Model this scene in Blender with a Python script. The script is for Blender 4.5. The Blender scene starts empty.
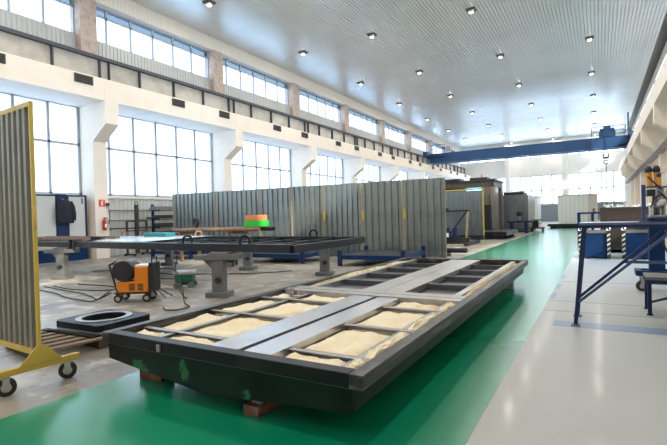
import bpy, bmesh, math, random
from mathutils import Matrix, Vector
random.seed(7)
R = math.radians
scene = bpy.context.scene
col = scene.collection

# ------------------------------------------------------------------ materials
MATS = {}
def mat(name, color, rough=.6, metal=0., noise=None, bump=None, spec=.5, coat=0., scale_axis=None):
    """noise=(scale, colour2, lo, hi) mixes a second colour; bump=(scale, strength)"""
    if name in MATS: return MATS[name]
    m = bpy.data.materials.new(name); m.use_nodes = True
    nt = m.node_tree; b = nt.nodes['Principled BSDF']
    b.inputs['Base Color'].default_value = (*color, 1)
    b.inputs['Roughness'].default_value = rough
    b.inputs['Metallic'].default_value = metal
    b.inputs['Specular IOR Level'].default_value = spec
    b.inputs['Coat Weight'].default_value = coat
    b.inputs['Coat Roughness'].default_value = .12
    tc = nt.nodes.new('ShaderNodeTexCoord')
    src = tc.outputs['Object']
    if scale_axis:
        mp = nt.nodes.new('ShaderNodeMapping'); mp.inputs['Scale'].default_value = scale_axis
        nt.links.new(src, mp.inputs['Vector']); src = mp.outputs['Vector']
    if noise:
        layers = noise if isinstance(noise, list) else [noise]
        prev = None
        for sc, c2, lo, hi in layers:
            n = nt.nodes.new('ShaderNodeTexNoise'); n.inputs['Scale'].default_value = sc
            n.inputs['Detail'].default_value = 6; n.inputs['Roughness'].default_value = .6
            nt.links.new(src, n.inputs['Vector'])
            mr = nt.nodes.new('ShaderNodeMapRange')
            mr.inputs['From Min'].default_value = lo; mr.inputs['From Max'].default_value = hi
            nt.links.new(n.outputs['Fac'], mr.inputs['Value'])
            mx = nt.nodes.new('ShaderNodeMix'); mx.data_type = 'RGBA'
            nt.links.new(mr.outputs['Result'], mx.inputs[0])
            if prev: nt.links.new(prev, mx.inputs[6])
            else: mx.inputs[6].default_value = (*color, 1)
            mx.inputs[7].default_value = (*c2, 1)
            prev = mx.outputs[2]
        nt.links.new(prev, b.inputs['Base Color'])
    if bump:
        n = nt.nodes.new('ShaderNodeTexNoise'); n.inputs['Scale'].default_value = bump[0]
        n.inputs['Detail'].default_value = 5
        nt.links.new(src, n.inputs['Vector'])
        bp = nt.nodes.new('ShaderNodeBump'); bp.inputs['Strength'].default_value = bump[1]
        bp.inputs['Distance'].default_value = .05
        nt.links.new(n.outputs['Fac'], bp.inputs['Height']); nt.links.new(bp.outputs['Normal'], b.inputs['Normal'])
    MATS[name] = m
    return m
def emis(name, color, s):
    m = bpy.data.materials.new(name); m.use_nodes = True
    b = m.node_tree.nodes['Principled BSDF']
    b.inputs['Base Color'].default_value = (*color, 1)
    b.inputs['Emission Color'].default_value = (*color, 1); b.inputs['Emission Strength'].default_value = s
    MATS[name] = m; return m
def glassmat(name, tint=(.93, .96, .97)):
    m = bpy.data.materials.new(name); m.use_nodes = True
    nt = m.node_tree; nt.nodes.clear()
    o = nt.nodes.new('ShaderNodeOutputMaterial'); t = nt.nodes.new('ShaderNodeBsdfTransparent')
    g = nt.nodes.new('ShaderNodeBsdfGlossy'); g.inputs['Roughness'].default_value = .05
    t.inputs['Color'].default_value = (*tint, 1)
    mx = nt.nodes.new('ShaderNodeMixShader'); mx.inputs[0].default_value = .06
    nt.links.new(t.outputs[0], mx.inputs[1]); nt.links.new(g.outputs[0], mx.inputs[2]); nt.links.new(mx.outputs[0], o.inputs[0])
    MATS[name] = m; return m

CREAM = mat('cream_plaster', (.89, .785, .68), .75, noise=(1.3, (.84, .735, .63), .45, .75))
REVEAL = CREAM
BAND = mat('cream_siding', (.86, .77, .67), .6)
WHITEWALL = mat('white_plaster', (.84, .82, .78), .7, noise=(.8, (.78, .76, .72), .45, .75))
SIDING = mat('grey_siding', (.46, .46, .45), .5, .2)
LOWSIDE = mat('grey_wall_sheet', (.62, .59, .54), .6, .1, noise=(2, (.52, .48, .43), .5, .75))
GIRDER = mat('dirty_beige_steel', (.47, .44, .39), .6, .1, noise=(1.2, (.34, .31, .27), .45, .7))
DARKFL = mat('dark_steel_and_shade', (.06, .065, .08), .6, .1)  # dark steel parts; on the girder flanges it paints shade
WFRAME = mat('grey_window_frame', (.40, .43, .48), .6, .1)
BRICK = mat('stained_pilaster', (.56, .45, .38), .85, noise=(3.5, (.40, .30, .25), .42, .72), bump=(18, .4))
CEIL = mat('ceiling_metal', (.75, .74, .705), .32, .42, noise=(.35, (.67, .665, .635), .4, .75))
GLASS = glassmat('clear_glass')
TINT = glassmat('tinted_blue_glass', (.37, .41, .44))
VENT = mat('dark_louvre', (.05, .045, .04), .6, .2)
CRANE = mat('crane_blue', (.014, .07, .19), .45, .1, noise=(.7, (.02, .09, .23), .4, .7))
GREEN = mat('green_epoxy', (.002, .225, .115), .24, noise=[(.6, (.006, .27, .14), .4, .7), (9, (.03, .33, .19), .66, .74)], coat=.2)
GREYFL = mat('grey_epoxy', (.42, .435, .44), .5, noise=[(.5, (.39, .405, .41), .4, .7), (7, (.33, .345, .35), .66, .76)], coat=.1)
CONC = mat('worn_concrete', (.35, .31, .255), .42, noise=[(.45, (.19, .17, .145), .42, .56), (2.3, (.54, .49, .42), .52, .64), (8, (.12, .105, .09), .62, .74)], bump=(6, .12))
BLUELINE = mat('blue_floor_paint', (.16, .25, .40), .4)
YELLOW = mat('yellow_paint', (.60, .41, .075), .45, noise=(9, (.42, .29, .06), .58, .78))
GALV = mat('galvanised_sheet', (.50, .52, .53), .36, .8, noise=(2.2, (.36, .38, .40), .42, .7))
GALVGREY = mat('dull_grey_sheet', (.27, .255, .21), .5, .3, noise=(3, (.22, .21, .175), .4, .7))
SCRN = mat('fence_sheet', (.29, .325, .33), .32, .8, noise=(1.6, (.22, .245, .245), .40, .72))
RUSTPOST = mat('rusty_yellow_post', (.40, .34, .20), .6, .2, noise=(5, (.42, .20, .07), .55, .7))
BLACKST = mat('black_steel', (.010, .012, .014), .42, .1, noise=(5, (.02, .022, .024), .5, .7), spec=.2)
FASCIA = mat('dark_green_fascia', (.006, .011, .009), .4, .1, noise=[(1.6, (.008, .022, .014), .45, .6), (2.3, (.03, .13, .065), .62, .65)], spec=.18)
SIDEST = mat('scuffed_dark_steel', (.030, .027, .028), .42, .3, noise=[(5, (.15, .135, .135), .48, .68), (4, (.03, .10, .06), .66, .72)], scale_axis=(1, .25, 5))
RAWST = mat('raw_grey_steel', (.40, .39, .39), .36, .6, noise=(6, (.28, .28, .28), .45, .7))
BARST = mat('pale_steel_bar', (.33, .335, .35), .4, .6)
STRIP = mat('bright_steel_strip', (.58, .58, .60), .26, .85, noise=(3, (.46, .46, .49), .4, .7))
STRIPD = mat('dull_steel_strip', (.42, .42, .41), .36, .7, noise=(3, (.33, .33, .33), .4, .7))
TROUGH = mat('dark_trough_sheet', (.10, .10, .115), .42, .4)
WOOL = mat('yellow_mineral_wool', (.82, .70, .49), .95, noise=[(5, (.87, .78, .61), .4, .65), (1.8, (.66, .48, .25), .58, .74)], bump=(20, .5), spec=.1)
FOIL = mat('wool_edge', (.74, .55, .28), .95, noise=(8, (.84, .74, .52), .45, .6), bump=(30, .8), spec=.1)
WOOD = mat('brown_wood', (.20, .125, .075), .7, noise=(5, (.30, .20, .13), .4, .7), scale_axis=(1, 6, 6))
REDWOOD = mat('red_brown_block', (.16, .055, .04), .65, noise=(6, (.26, .16, .12), .5, .7))
GREYBLK = mat('grey_block', (.35, .33, .35), .7)
STAND = mat('grey_stand_paint', (.17, .175, .175), .5, .2, noise=(6, (.12, .12, .12), .5, .7))
DARKBEAM = mat('dark_beam_steel', (.022, .024, .029), .30, .4, noise=(4, (.04, .036, .034), .5, .7))
RUST = mat('rusty_steel', (.26, .155, .095), .6, .3, noise=(7, (.38, .25, .17), .45, .7))
WORNBLUE = mat('worn_blue_paint', (.035, .062, .165), .38, .2, noise=(12, (.07, .11, .22), .5, .7))
PALEBLUE = mat('film_covered_sheet', (.60, .68, .76), .22, .5)
ORANGE = mat('orange_paint', (.75, .22, .012), .38)
BLACKPL = mat('black_plastic', (.014, .014, .016), .45)
RUBBER = mat('black_rubber', (.02, .02, .02), .7)
STEEL = mat('bare_steel', (.5, .5, .5), .3, .9)
BLUE = mat('blue_paint', (.010, .022, .078), .5, .0, noise=(5, (.013, .03, .10), .4, .7), spec=.25)
DKBLUE = mat('dark_blue_paint', (.004, .026, .095), .5, .0, noise=(4, (.006, .04, .13), .4, .7), spec=.2)
BROWNBIN = mat('dark_brown_steel', (.030, .019, .014), .6, .2, noise=(2, (.05, .032, .024), .55, .7))
WHITEP = mat('white_panel', (.74, .74, .70), .5)
OFFWHITE = mat('off_white_locker', (.60, .59, .56), .5)
REDP = mat('red_paint', (.50, .025, .02), .4)
ORSIGN = mat('red_sign', (.80, .10, .05), .5)
WHITES = mat('white_sign_print', (.9, .9, .88), .5)
NAVY = mat('navy_cloth', (.018, .021, .032), .9, bump=(25, .4))
TEAL = mat('teal_paint', (.02, .25, .28), .5)
LIME = mat('bright_green_plastic', (.03, .55, .05), .4)
SALMON = mat('orange_pink_card', (.75, .25, .10), .6)
DKGREEN = mat('dark_green_paint', (.01, .11, .06), .45)
SILVER = mat('silver_scrap', (.62, .63, .62), .4, .5)
GREYM = mat('machine_grey', (.28, .30, .32), .4, .4)
AMBER = mat('amber_yellow', (.72, .31, .03), .4)
LAMPD = emis('lamp_glow', (1, .95, .85), 9)
LAMPB = mat('lamp_housing', (.13, .11, .09), .5, .4)
BOOTH = mat('booth_dark_steel', (.055, .048, .042), .45, .4, noise=(1, (.085, .072, .062), .4, .7))
BOOTHC = mat('booth_column_steel', (.30, .27, .25), .35, .7)
CYAN = emis('booth_window_glow', (.25, .75, 1), 6)  # emission standing in for window light in the booth, no lamp there
HAZY = mat('hazard_black', (.02, .02, .02), .5)
HAZW = mat('hazard_pale', (.55, .56, .50), .5)
SNOW = mat('snowy_ground', (.80, .84, .90), .9)
REARSHT = mat('blue_grey_sheet', (.26, .30, .34), .5, .3)

# ------------------------------------------------------------------ mesh builder
class MB:
    def __init__(s): s.v = []; s.f = []
    def add(s, vs, fs):
        o = len(s.v); s.v += [tuple(v) for v in vs]; s.f += [tuple(i + o for i in f) for f in fs]; return s
    def box(s, x0, y0, z0, x1, y1, z1):
        x0, x1 = min(x0, x1), max(x0, x1); y0, y1 = min(y0, y1), max(y0, y1); z0, z1 = min(z0, z1), max(z0, z1)
        vs = [(x, y, z) for z in (z0, z1) for y in (y0, y1) for x in (x0, x1)]
        return s.add(vs, [(0, 2, 3, 1), (4, 5, 7, 6), (0, 1, 5, 4), (2, 6, 7, 3), (0, 4, 6, 2), (1, 3, 7, 5)])
    def bar(s, p, q, w, h, up=(0, 0, 1)):
        p, q = Vector(p), Vector(q); d = (q - p).normalized(); u = Vector(up)
        if abs(d.dot(u)) > .98: u = Vector((0, 1, 0))
        a = d.cross(u).normalized(); b = a.cross(d).normalized()
        vs = [e + a * (sx * w / 2) + b * (sy * h / 2) for e in (p, q) for sx, sy in ((-1, -1), (1, -1), (1, 1), (-1, 1))]
        return s.add(vs, [(3, 2, 1, 0), (4, 5, 6, 7), (0, 1, 5, 4), (1, 2, 6, 5), (2, 3, 7, 6), (3, 0, 4, 7)])
    def cyl(s, p, q, r, n=16, r2=None):
        p, q = Vector(p), Vector(q); d = (q - p).normalized()
        u = Vector((0, 0, 1)) if abs(d.z) < .9 else Vector((1, 0, 0))
        a = d.cross(u).normalized(); b = d.cross(a).normalized(); r2 = r if r2 is None else r2
        vs = [e + (a * math.cos(2 * math.pi * i / n) + b * math.sin(2 * math.pi * i / n)) * rr for e, rr in ((p, r), (q, r2)) for i in range(n)]
        fs = [(i, (i + 1) % n, n + (i + 1) % n, n + i) for i in range(n)]
        fs += [tuple(reversed(range(n))), tuple(range(n, 2 * n))]
        return s.add(vs, fs)
    def lathe(s, c, axis, prof, n=20):
        c = Vector(c); d = Vector(axis).normalized()
        u = Vector((0, 0, 1)) if abs(d.z) < .9 else Vector((1, 0, 0))
        a = d.cross(u).normalized(); b = d.cross(a).normalized()
        vs = [c + d * t + (a * math.cos(2 * math.pi * i / n) + b * math.sin(2 * math.pi * i / n)) * r for r, t in prof for i in range(n)]
        m = len(prof)
        fs = [(k * n + i, k * n + (i + 1) % n, (k + 1) * n + (i + 1) % n, (k + 1) * n + i) for k in range(m - 1) for i in range(n)]
        fs += [tuple(reversed(range(n))), tuple(range((m - 1) * n, m * n))]
        return s.add(vs, fs)
    def tube(s, pts, r, n=8):
        pts = [Vector(p) for p in pts]; o = len(s.v); prev = None
        for k, p in enumerate(pts):
            d = (pts[min(k + 1, len(pts) - 1)] - pts[max(k - 1, 0)]).normalized()
            if prev is None:
                u = Vector((0, 0, 1)) if abs(d.z) < .9 else Vector((1, 0, 0)); a = d.cross(u).normalized()
            else: a = (prev - d * prev.dot(d)).normalized()
            prev = a; b = d.cross(a)
            s.v += [tuple(p + (a * math.cos(2 * math.pi * i / n) + b * math.sin(2 * math.pi * i / n)) * r) for i in range(n)]
        for k in range(len(pts) - 1):
            s.f += [(o + k * n + i, o + k * n + (i + 1) % n, o + (k + 1) * n + (i + 1) % n, o + (k + 1) * n + i) for i in range(n)]
        e = o + (len(pts) - 1) * n
        s.f += [tuple(o + i for i in reversed(range(n))), tuple(e + i for i in range(n))]
        return s
    def torus(s, c, axis, Rr, r, n=24, m=8, a0=0, a1=2 * math.pi):
        c = Vector(c); d = Vector(axis).normalized(); u = Vector((0, 0, 1)) if abs(d.z) < .9 else Vector((1, 0, 0))
        a = d.cross(u).normalized(); b = d.cross(a).normalized()
        full = abs(a1 - a0) > 6.28
        pts = [c + (a * math.cos(a0 + (a1 - a0) * i / n) + b * math.sin(a0 + (a1 - a0) * i / n)) * Rr for i in range(n + 1)]
        return s.tube(pts, r, m)
    def prism(s, poly, axis, t0, t1):
        """poly: 2-D outline; axis 'x': (y,z) outline, 'y': (x,z), 'z': (x,y)"""
        n = len(poly)
        def P(p, t): return {'x': (t, p[0], p[1]), 'y': (p[0], t, p[1]), 'z': (p[0], p[1], t)}[axis]
        vs = [P(p, t0) for p in poly] + [P(p, t1) for p in poly]
        fs = [(i, (i + 1) % n, n + (i + 1) % n, n + i) for i in range(n)] + [tuple(reversed(range(n))), tuple(range(n, 2 * n))]
        return s.add(vs, fs)
    def corr(s, x0, x1, z0, z1, y=0., pitch=.2, depth=.04, th=.012, flat=.5):
        """upright trapezoidal sheet running along local x"""
        n = max(1, round((x1 - x0) / pitch)); p = (x1 - x0) / n; pts = []
        for i in range(n):
            b = x0 + i * p
            pts += [(b, 0), (b + p * .40, 0), (b + p * .5, depth), (b + p * .9, depth)]
        pts.append((x1, 0)); m = len(pts)
        vs = [(a, y + o + dy, z) for dy in (0, th) for z in (z0, z1) for a, o in pts]
        fs = []
        for k in range(m - 1):
            fs += [(k, k + 1, m + k + 1, m + k), (2 * m + k + 1, 2 * m + k, 3 * m + k, 3 * m + k + 1),
                   (m + k, m + k + 1, 3 * m + k + 1, 3 * m + k), (k + 1, k, 2 * m + k, 2 * m + k + 1)]
        fs += [(0, m, 3 * m, 2 * m), (m - 1, 3 * m - 1, 4 * m - 1, 2 * m - 1)]
        return s.add(vs, fs)
    def xf(s, M): s.v = [tuple(M @ Vector(v)) for v in s.v]; return s
    def build(s, name, m, parent=None, loc=None, rz=0, smooth=False, bevel=0):
        me = bpy.data.meshes.new(name); me.from_pydata(s.v, [], s.f)
        bm = bmesh.new(); bm.from_mesh(me); bmesh.ops.recalc_face_normals(bm, faces=bm.faces[:])
        bm.to_mesh(me); bm.free()
        me.materials.append(m)
        o = bpy.data.objects.new(name, me); col.objects.link(o)
        if parent: o.parent = parent
        if loc is not None: o.location = loc
        o.rotation_euler = (0, 0, rz)
        if smooth:
            me.polygons.foreach_set('use_smooth', [True] * len(me.polygons))
            me.set_sharp_from_angle(angle=R(40))
        if bevel:
            b = o.modifiers.new('edge', 'BEVEL'); b.width = bevel; b.segments = 2; b.limit_method = 'ANGLE'
        return o
def tag(o, label, cat, group=None, kind=None):
    o['label'] = label; o['category'] = cat
    if group: o['group'] = group
    if kind: o['kind'] = kind
    return o
def thing(name, label, cat, loc=(0, 0, 0), rz=0, group=None):
    o = bpy.data.objects.new(name, None); col.objects.link(o); o.empty_display_size = .1
    o.location = loc; o.rotation_euler = (0, 0, rz)
    return tag(o, label, cat, group)
def struct(o): o['kind'] = 'structure'; return o
def kids(o): return [c for c in bpy.data.objects if c.parent == o]
def dup(o, loc, rz=None, label=None, group=None):
    c = o.copy(); col.objects.link(c); c.location = loc
    if rz is not None: c.rotation_euler = (0, 0, rz)
    if label: c['label'] = label
    if group: c['group'] = group
    for k in kids(o):
        d = k.copy(); col.objects.link(d); d.parent = c
        for g in kids(k):
            e = g.copy(); col.objects.link(e); e.parent = d
    return c
B = MB

# ------------------------------------------------------------------ camera
yaw, pit, rol, F = 5.31524641e-01, -1.10809385e-02, -2.84673207e-02, 452.667
cy_, sy_ = math.cos(yaw), math.sin(yaw)
fw = Vector((-sy_ * math.cos(pit), cy_ * math.cos(pit), math.sin(pit)))
r0 = Vector((cy_, sy_, 0)); u0 = r0.cross(fw)
rr = r0 * math.cos(rol) + u0 * math.sin(rol); uu = -r0 * math.sin(rol) + u0 * math.cos(rol)
cam = bpy.data.cameras.new('camera'); cam.sensor_width = 36; cam.sensor_fit = 'HORIZONTAL'; cam.lens = F / 667 * 36
cam.clip_end = 400; cam.clip_start = .05
co = bpy.data.objects.new('camera', cam); col.objects.link(co)
M = Matrix((rr, uu, -fw)).transposed().to_4x4(); M.translation = (0, 0, 1.6)
co.matrix_world = M; scene.camera = co

# ------------------------------------------------------------------ hall shell
P = 8.46; C0 = 12.42; Y0, Y1 = C0 - 3 * P, 79.5      # column spacing, hall ends
XL, XR = -21.05, 4.7                                  # window plane left, outer plane right
ZC = 13.05
cols = [C0 + P * k for k in range(-3, 8)]             # near edges of the columns
def smb(name, mb, m): return struct(mb.build(name, m))
# floors
smb('floor', B().box(-22, Y0 - 1, -.3, -4.33, Y1 + 1, 0), CONC)
smb('floor_green_walkway_slab', B().box(-4.33, Y0 - 1, -.3, -.83, Y1 + 1, 0), GREEN)
smb('floor_grey_slab', B().box(-.83, Y0 - 1, -.3, 6, Y1 + 1, 0), GREYFL)
g = B()
for y in (8.05, 8.95, 11.5): g.box(-.82, y, 0, 3.4, y + .022, .002)
smb('floor_line', g, BLUELINE)
for i, (a, b) in enumerate(((9.2, 9.75), (10.4, 11.05), (12.0, 12.6))):
    smb('floor_line', B().box(-.83, a, 0, -.74, b, .0025), BLUELINE)
smb('floor_line', B().box(-.6, 7.0, 0, 3.4, 7.35, .002), BLUELINE)
# ceiling: long pressed-metal strips running along the hall
g = B(); n = 130; w = (3.6 + 21.1) / n; prof = []
for i in range(n):
    a = -21.1 + i * w; prof += [(a, ZC), (a + w * .78, ZC), (a + w * .82, ZC + .03), (a + w * .96, ZC + .03)]
prof.append((3.6, ZC)); m_ = len(prof)
g.add([(x, y, z) for y in (Y0, Y1) for x, z in prof], [(k, k + 1, m_ + k + 1, m_ + k) for k in range(m_ - 1)])
smb('ceiling', g, CEIL)
smb('roof_slab', B().box(-22.2, Y0 - 1, ZC + .05, 6.2, Y1 + 1, ZC + .4), LAMPB)
smb('wall_back', B().box(-22, Y0 - .4, 0, 6, Y0, ZC), CREAM)
# left wall
XB, XC, XU = -19.0, -20.0, -20.6
def wall_side(side, s, X):   # s=+1 keeps left coordinates, mirror function X maps them
    nm = 'wall_' + side
    low = B().box(X(-21.3), Y0, 0, X(-20.95), Y1, 2.95)
    smb(nm, low, CREAM if side == 'right' else LOWSIDE)
    if side == 'left':
        g = B()
        for k in range(len(cols)):
            y0 = cols[k] + .65; y1 = cols[k] + P
            g.corr(y0, min(y1, Y1), .02, 2.86, 0, .24, .03, .01)
        g.xf(Matrix(((0, -1, 0, -20.9), (1, 0, 0, 0), (0, 0, 1, 0), (0, 0, 0, 1))))
        smb('wall_left_lower_panel', g, LOWSIDE)
        smb('trim_1', B().box(-21.1, Y0, 2.86, -20.8, Y1, 2.98), CREAM)
    else:
        smb('wall_right_upper_panel', B().box(X(-21.3), C0 + P, 2.95, X(-21.0), Y1, 7.6).box(X(-21.3), Y0, 2.95, X(-21.0), C0 + .3, 7.6), CREAM)
    # long beam carried by the corbels, floor slab of the crane ledge
    smb('crane_ledge_beam', B().box(X(XB), Y0, 7.12, X(-21.35), Y1, 8.1), CREAM)
    # upper cladding
    g = B()
    if side == 'left':
        g.corr(Y0, Y1, 8.1, 10.5, 0, .2, .03, .02).xf(Matrix(((0, -1, 0, -20.92), (1, 0, 0, 0), (0, 0, 1, 0), (0, 0, 0, 1))))
    else: g.box(X(-20.92), Y0, 8.1, X(-21.1), Y1, 10.5)
    smb(nm + '_cladding_panel', g, SIDING)
    g = B()
    if side == 'left':
        g.corr(Y0, Y1, 12.27, ZC + .02, 0, .22, .02, .02).xf(Matrix(((0, -1, 0, XU), (1, 0, 0, 0), (0, 0, 1, 0), (0, 0, 0, 1))))
        g.box(XU - .03, Y0, 12.27, -21.4, Y1, ZC + .02)
    else: g.box(X(XU), Y0, 12.27, X(-21.4), Y1, ZC + .02)
    smb(nm + '_top_panel', g, BAND)
    # columns with corbels
    for y in cols:
        xb = XB + .012
        prof = [(X(-21.3), 0), (X(XC), 0), (X(XC), 5.42), (X(xb), 6.12), (X(xb), 8.095), (X(-21.3), 8.095)]
        smb('concrete_column', B().prism(prof, 'y', y, y + .65), CREAM)
        smb('brick_pilaster_column', B().box(X(XU + .02), y - .05, 8.1, X(-21.4), y + .75, 12.3), BRICK)
    # crane runway girder: flanges, web, stiffeners
    g = B().box(X(-19.92), Y0 + .02, 8.14, X(-19.88), Y1 - .75, 9.2)
    y = Y0 + .3
    tg = thing('crane_runway_girder', 'dirty beige crane runway girder with flanges coloured shadow-dark along the ' +
               ('long window wall' if side == 'left' else 'wall beside the blue work stand'), 'crane rail', (0, 0, 0))
    g.build('web', GIRDER, tg)
    ya_, yb_ = Y0 + .02, Y1 - .75
    B().box(X(-19.7), ya_, 9.2, X(-20.2), yb_, 9.26).box(X(-19.78), ya_, 9.26, X(-19.85), yb_, 9.38).build('top_flange', DARKFL, tg)  # shadow line along the girder top is put into the dark flange colour
    B().box(X(-19.75), ya_, 8.102, X(-20.05), yb_, 8.14).build('bottom_flange', DARKFL, tg)
    for k in range(len(cols)):
        for o_, w_ in ((.32, .028), (.78, .02), (.32 + P / 4, .028), (.32 + P / 2, .028), (.32 + P * .75, .028)):
            yy = cols[k] + o_
            if yy < yb_ - .1: B().box(X(-19.72), yy - w_, 8.14, X(-19.88), yy + w_, 9.2).build('stiffener', DARKFL, tg)
XLf = lambda x: x
XRf = lambda x: 2.6 + (-19.0 - x)       # mirror: beam face -19.0 -> 2.6
wall_side('left', 1, XLf)
wall_side('right', -1, XRf)
# rear wall
smb('wall_rear', B().box(-22, Y1 + .25, 0, 6, Y1 + .5, 2.7), CREAM)
smb('wall_rear_middle_panel', B().box(-22, Y1 + .0, 7.4, 6, Y1 + .5, 10.2), WHITEWALL)
smb('wall_rear_top_panel', B().box(-22, Y1, 12.2, 6, Y1 + .5, ZC + .05), WHITEWALL)
smb('wall_rear_lower_panel', B().corr(-20, 4, .02, 2.6, Y1 + .1, .3, .04, .02), REARSHT)
rcx = [-21.6, -13.3, -4.9, 3.4]
for x in rcx: smb('rear_column', B().box(x, Y1 - .7, 0, x + .75, Y1 + .3, ZC), WHITEWALL)
# ------------------------------------------------------------------ windows
WN = [0]
def window(axis, a0, a1, z0, z1, pos, bars, trans, fw_=.06, dp=.09, top=False):
    """axis 'y': in a side wall at X=pos; axis 'x': rear wall at Y=pos"""
    WN[0] += 1
    w = bpy.data.objects.new('window_%d' % WN[0], None); col.objects.link(w); struct(w)
    def bx(g, u0, v0, u1, v1, t=dp):
        if axis == 'y': g.box(pos - t / 2, u0, v0, pos + t / 2, u1, v1)
        else: g.box(u0, pos - t / 2, v0, u1, pos + t / 2, v1)
    g = B()
    bx(g, a0, z0, a1, z0 + fw_); bx(g, a0, z1 - fw_, a1, z1); bx(g, a0, z0, a0 + fw_, z1); bx(g, a1 - fw_, z0, a1, z1)
    for b in bars: bx(g, b - fw_ / 2, z0, b + fw_ / 2, z1)
    for t in trans: bx(g, a0, t - fw_ / 2, a1, t + fw_ / 2)
    f = g.build('window_frame', WFRAME, w)
    zt_ = trans[0] if top else z1 - .01
    p = B(); bx(p, a0 + .01, z0 + .01, a1 - .01, zt_, .012)
    q = p.build('window_pane', GLASS, w)
    if top:
        p = B(); bx(p, a0 + .01, zt_ + .005, a1 - .01, z1 - .01, .012); p.build('tinted_window_pane', TINT, w)
    return w
for k, y in enumerate(cols):
    e = y + P if k < len(cols) - 1 else Y1 + .2
    far = e
    bars = [far - 1.4 * i for i in range(1, 6) if far - 1.4 * i > y + .8]
    window('y', y + .6, far, 2.98, 7.2, XL, bars, [5.35], .11)
    if k == 3: window('y', y + .6, e, 2.98, 7.2, XRf(XL), bars, [5.35], .075)  # unseen right-hand window, added so daylight reaches the left wall
    bars = [e - .05 - 1.37 * i for i in range(1, 6) if e - 1.37 * i > y + .9]
    window('y', y + .72, e - .02, 10.5, 12.3, -21.1, bars, [11.83], .09, .09, True)
    window('y', y + .72, e - .02, 10.5, 12.3, XRf(-21.1), bars, [11.83], .09)
for i in range(3):
    a, b = rcx[i] + .75, rcx[i + 1]
    st = (b - a) / 5
    window('x', a - .05, b + .05, 2.65, 7.45, Y1 + .2, [a + st * q for q in range(1, 5)], [5.0], .16)
    window('x', a - .05, b + .05, 10.15, 12.25, Y1 + .2, [a + st * q for q in range(1, 5)], [], .16)
# snowy ground outside
smb('exterior_ground', B().box(-120, -60, -.8, -22.3, 160, -.5), SNOW)
smb('exterior_ground', B().box(-22.3, Y1 + 1, -.8, 80, 160, -.5), SNOW)

# ------------------------------------------------------------------ ceiling downlights
t = thing('ceiling_downlight', '', 'ceiling light', (0, 0, -50))
B().box(-.25, -.25, -.06, .25, .25, .0).build('housing', LAMPB, t)
B().lathe((0, 0, -.16), (0, 0, 1), [(.13, 0), (.17, .03), (.18, .08)], 20).build('reflector', STEEL, t, smooth=True)
B().lathe((0, 0, -.22), (0, 0, 1), [(.03, 0), (.08, .02), (.115, .05), (.115, .10)], 16).build('lamp_bulb', LAMPD, t, smooth=True)
ORD = ['first', 'second', 'third', 'fourth', 'fifth', 'sixth', 'seventh', 'eighth', 'ninth', 'tenth']
rows = [(-17.4, 17.4, 7, 'in the row beside the left windows'), (-12.15, 26.1, 7, 'in the second row from the left windows'),
        (-6.0, 26.1, 7, 'in the third row from the left windows'), (-.35, 34.8, 6, 'in the row nearest the right wall')]
def lamp(x, y):
    l = bpy.data.lights.new('downlight_lamp', 'AREA'); l.shape = 'DISK'; l.size = .3; l.energy = LAMPW; l.color = (1, .93, .82)
    o = bpy.data.objects.new('downlight_lamp', l); col.objects.link(o); o.location = (x, y, ZC - .28)
LAMPW = 115
first = True
for x, ys, n, txt in rows:
    for i in range(n):
        lab = 'small square ceiling downlight, %s from the camera %s' % (ORD[i], txt)
        if first: t.location = (x, ys, ZC); t['label'] = lab; t['group'] = 'ceiling downlights'; first = False
        else: dup(t, (x, ys + 8.71 * i, ZC), None, lab, 'ceiling downlights')
        lamp(x, ys + 8.71 * i)
for x, ys, n, txt in rows:
    y = ys - 8.71
    while y > Y0:
        dup(t, (x, y, ZC), None, 'ceiling downlight above the near end of the hall', 'ceiling downlights at the near end'); lamp(x, y); y -= 8.71
# ------------------------------------------------------------------ louvred vents on the beam
t0 = None; q = 0
for k, y in enumerate(cols):
    for j, o in enumerate((3.72, 7.1)):
        yy = y + o
        if yy < 7 or yy > 78: continue
        bay = k - 2
        lab = 'dark louvred beam vent, %s one above the %s tall window bay' % (('nearer', 'farther')[j], ORD[bay])
        if t0 is None:
            t0 = thing('wall_vent', lab, 'vent', (-18.998, yy, 7.66), 0, 'louvred vents on the beam')
            B().box(0, 0, 0, .02, .82, .36).build('backing', VENT, t0)
            g = B()
            for z in (.03, .11, .19, .27): g.bar((.03, .02, z + .02), (.03, .80, z + .02), .05, .012, (.5, 0, 1))
            g.box(.0, 0, 0, .05, .03, .36).box(0, .79, 0, .05, .82, .36).box(0, 0, .345, .05, .82, .37)
            g.build('slat_grille', mat('vent_slat', (.15, .135, .12), .5, .2), t0)
        else: dup(t0, (-18.998, yy, 7.66), None, lab)

# ------------------------------------------------------------------ overhead crane
t = thing('bridge_crane', 'blue overhead bridge crane spanning the hall near its far end', 'crane', (0, 60, 0))
for yy in (-.55, .75):
    B().box(-19.6, yy - .2, 8.5, 3.0, yy + .2, 9.68).box(-19.6, yy - .3, 8.46, 3.0, yy + .3, 8.52).box(-19.6, yy - .3, 9.66, 3, yy + .3, 9.72).build('girder', CRANE, t)
for x in (-19.75, 3.3):
    B().box(x - .3, -2, 9.42, x + .3, 2.2, 9.95).build('end_truck', CRANE, t)
    for y in (-1.5, 1.7): B().cyl((x - .1, y, 9.55), (x + .1, y, 9.55), .15, 16).build('wheel', STEEL, t)
def railing(x0, x1, y0, y1, z, h, m, par):
    g = B()
    for x in (x0, (x0 + x1) / 2, x1):
        for y in (y0, y1): g.box(x - .03, y - .03, z, x + .03, y + .03, z + h)
    for zz in (z + h * .5, z + h):
        for y in (y0, y1): g.box(x0, y - .025, zz - .025, x1, y + .025, zz + .025)
        for x in (x0, x1): g.box(x - .025, y0, zz - .025, x + .025, y1, zz + .025)
    return g.build('railing', m, par)
railing(-19.3, -17.4, -1.2, 1.3, 9.7, 1.1, CRANE, t)
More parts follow.
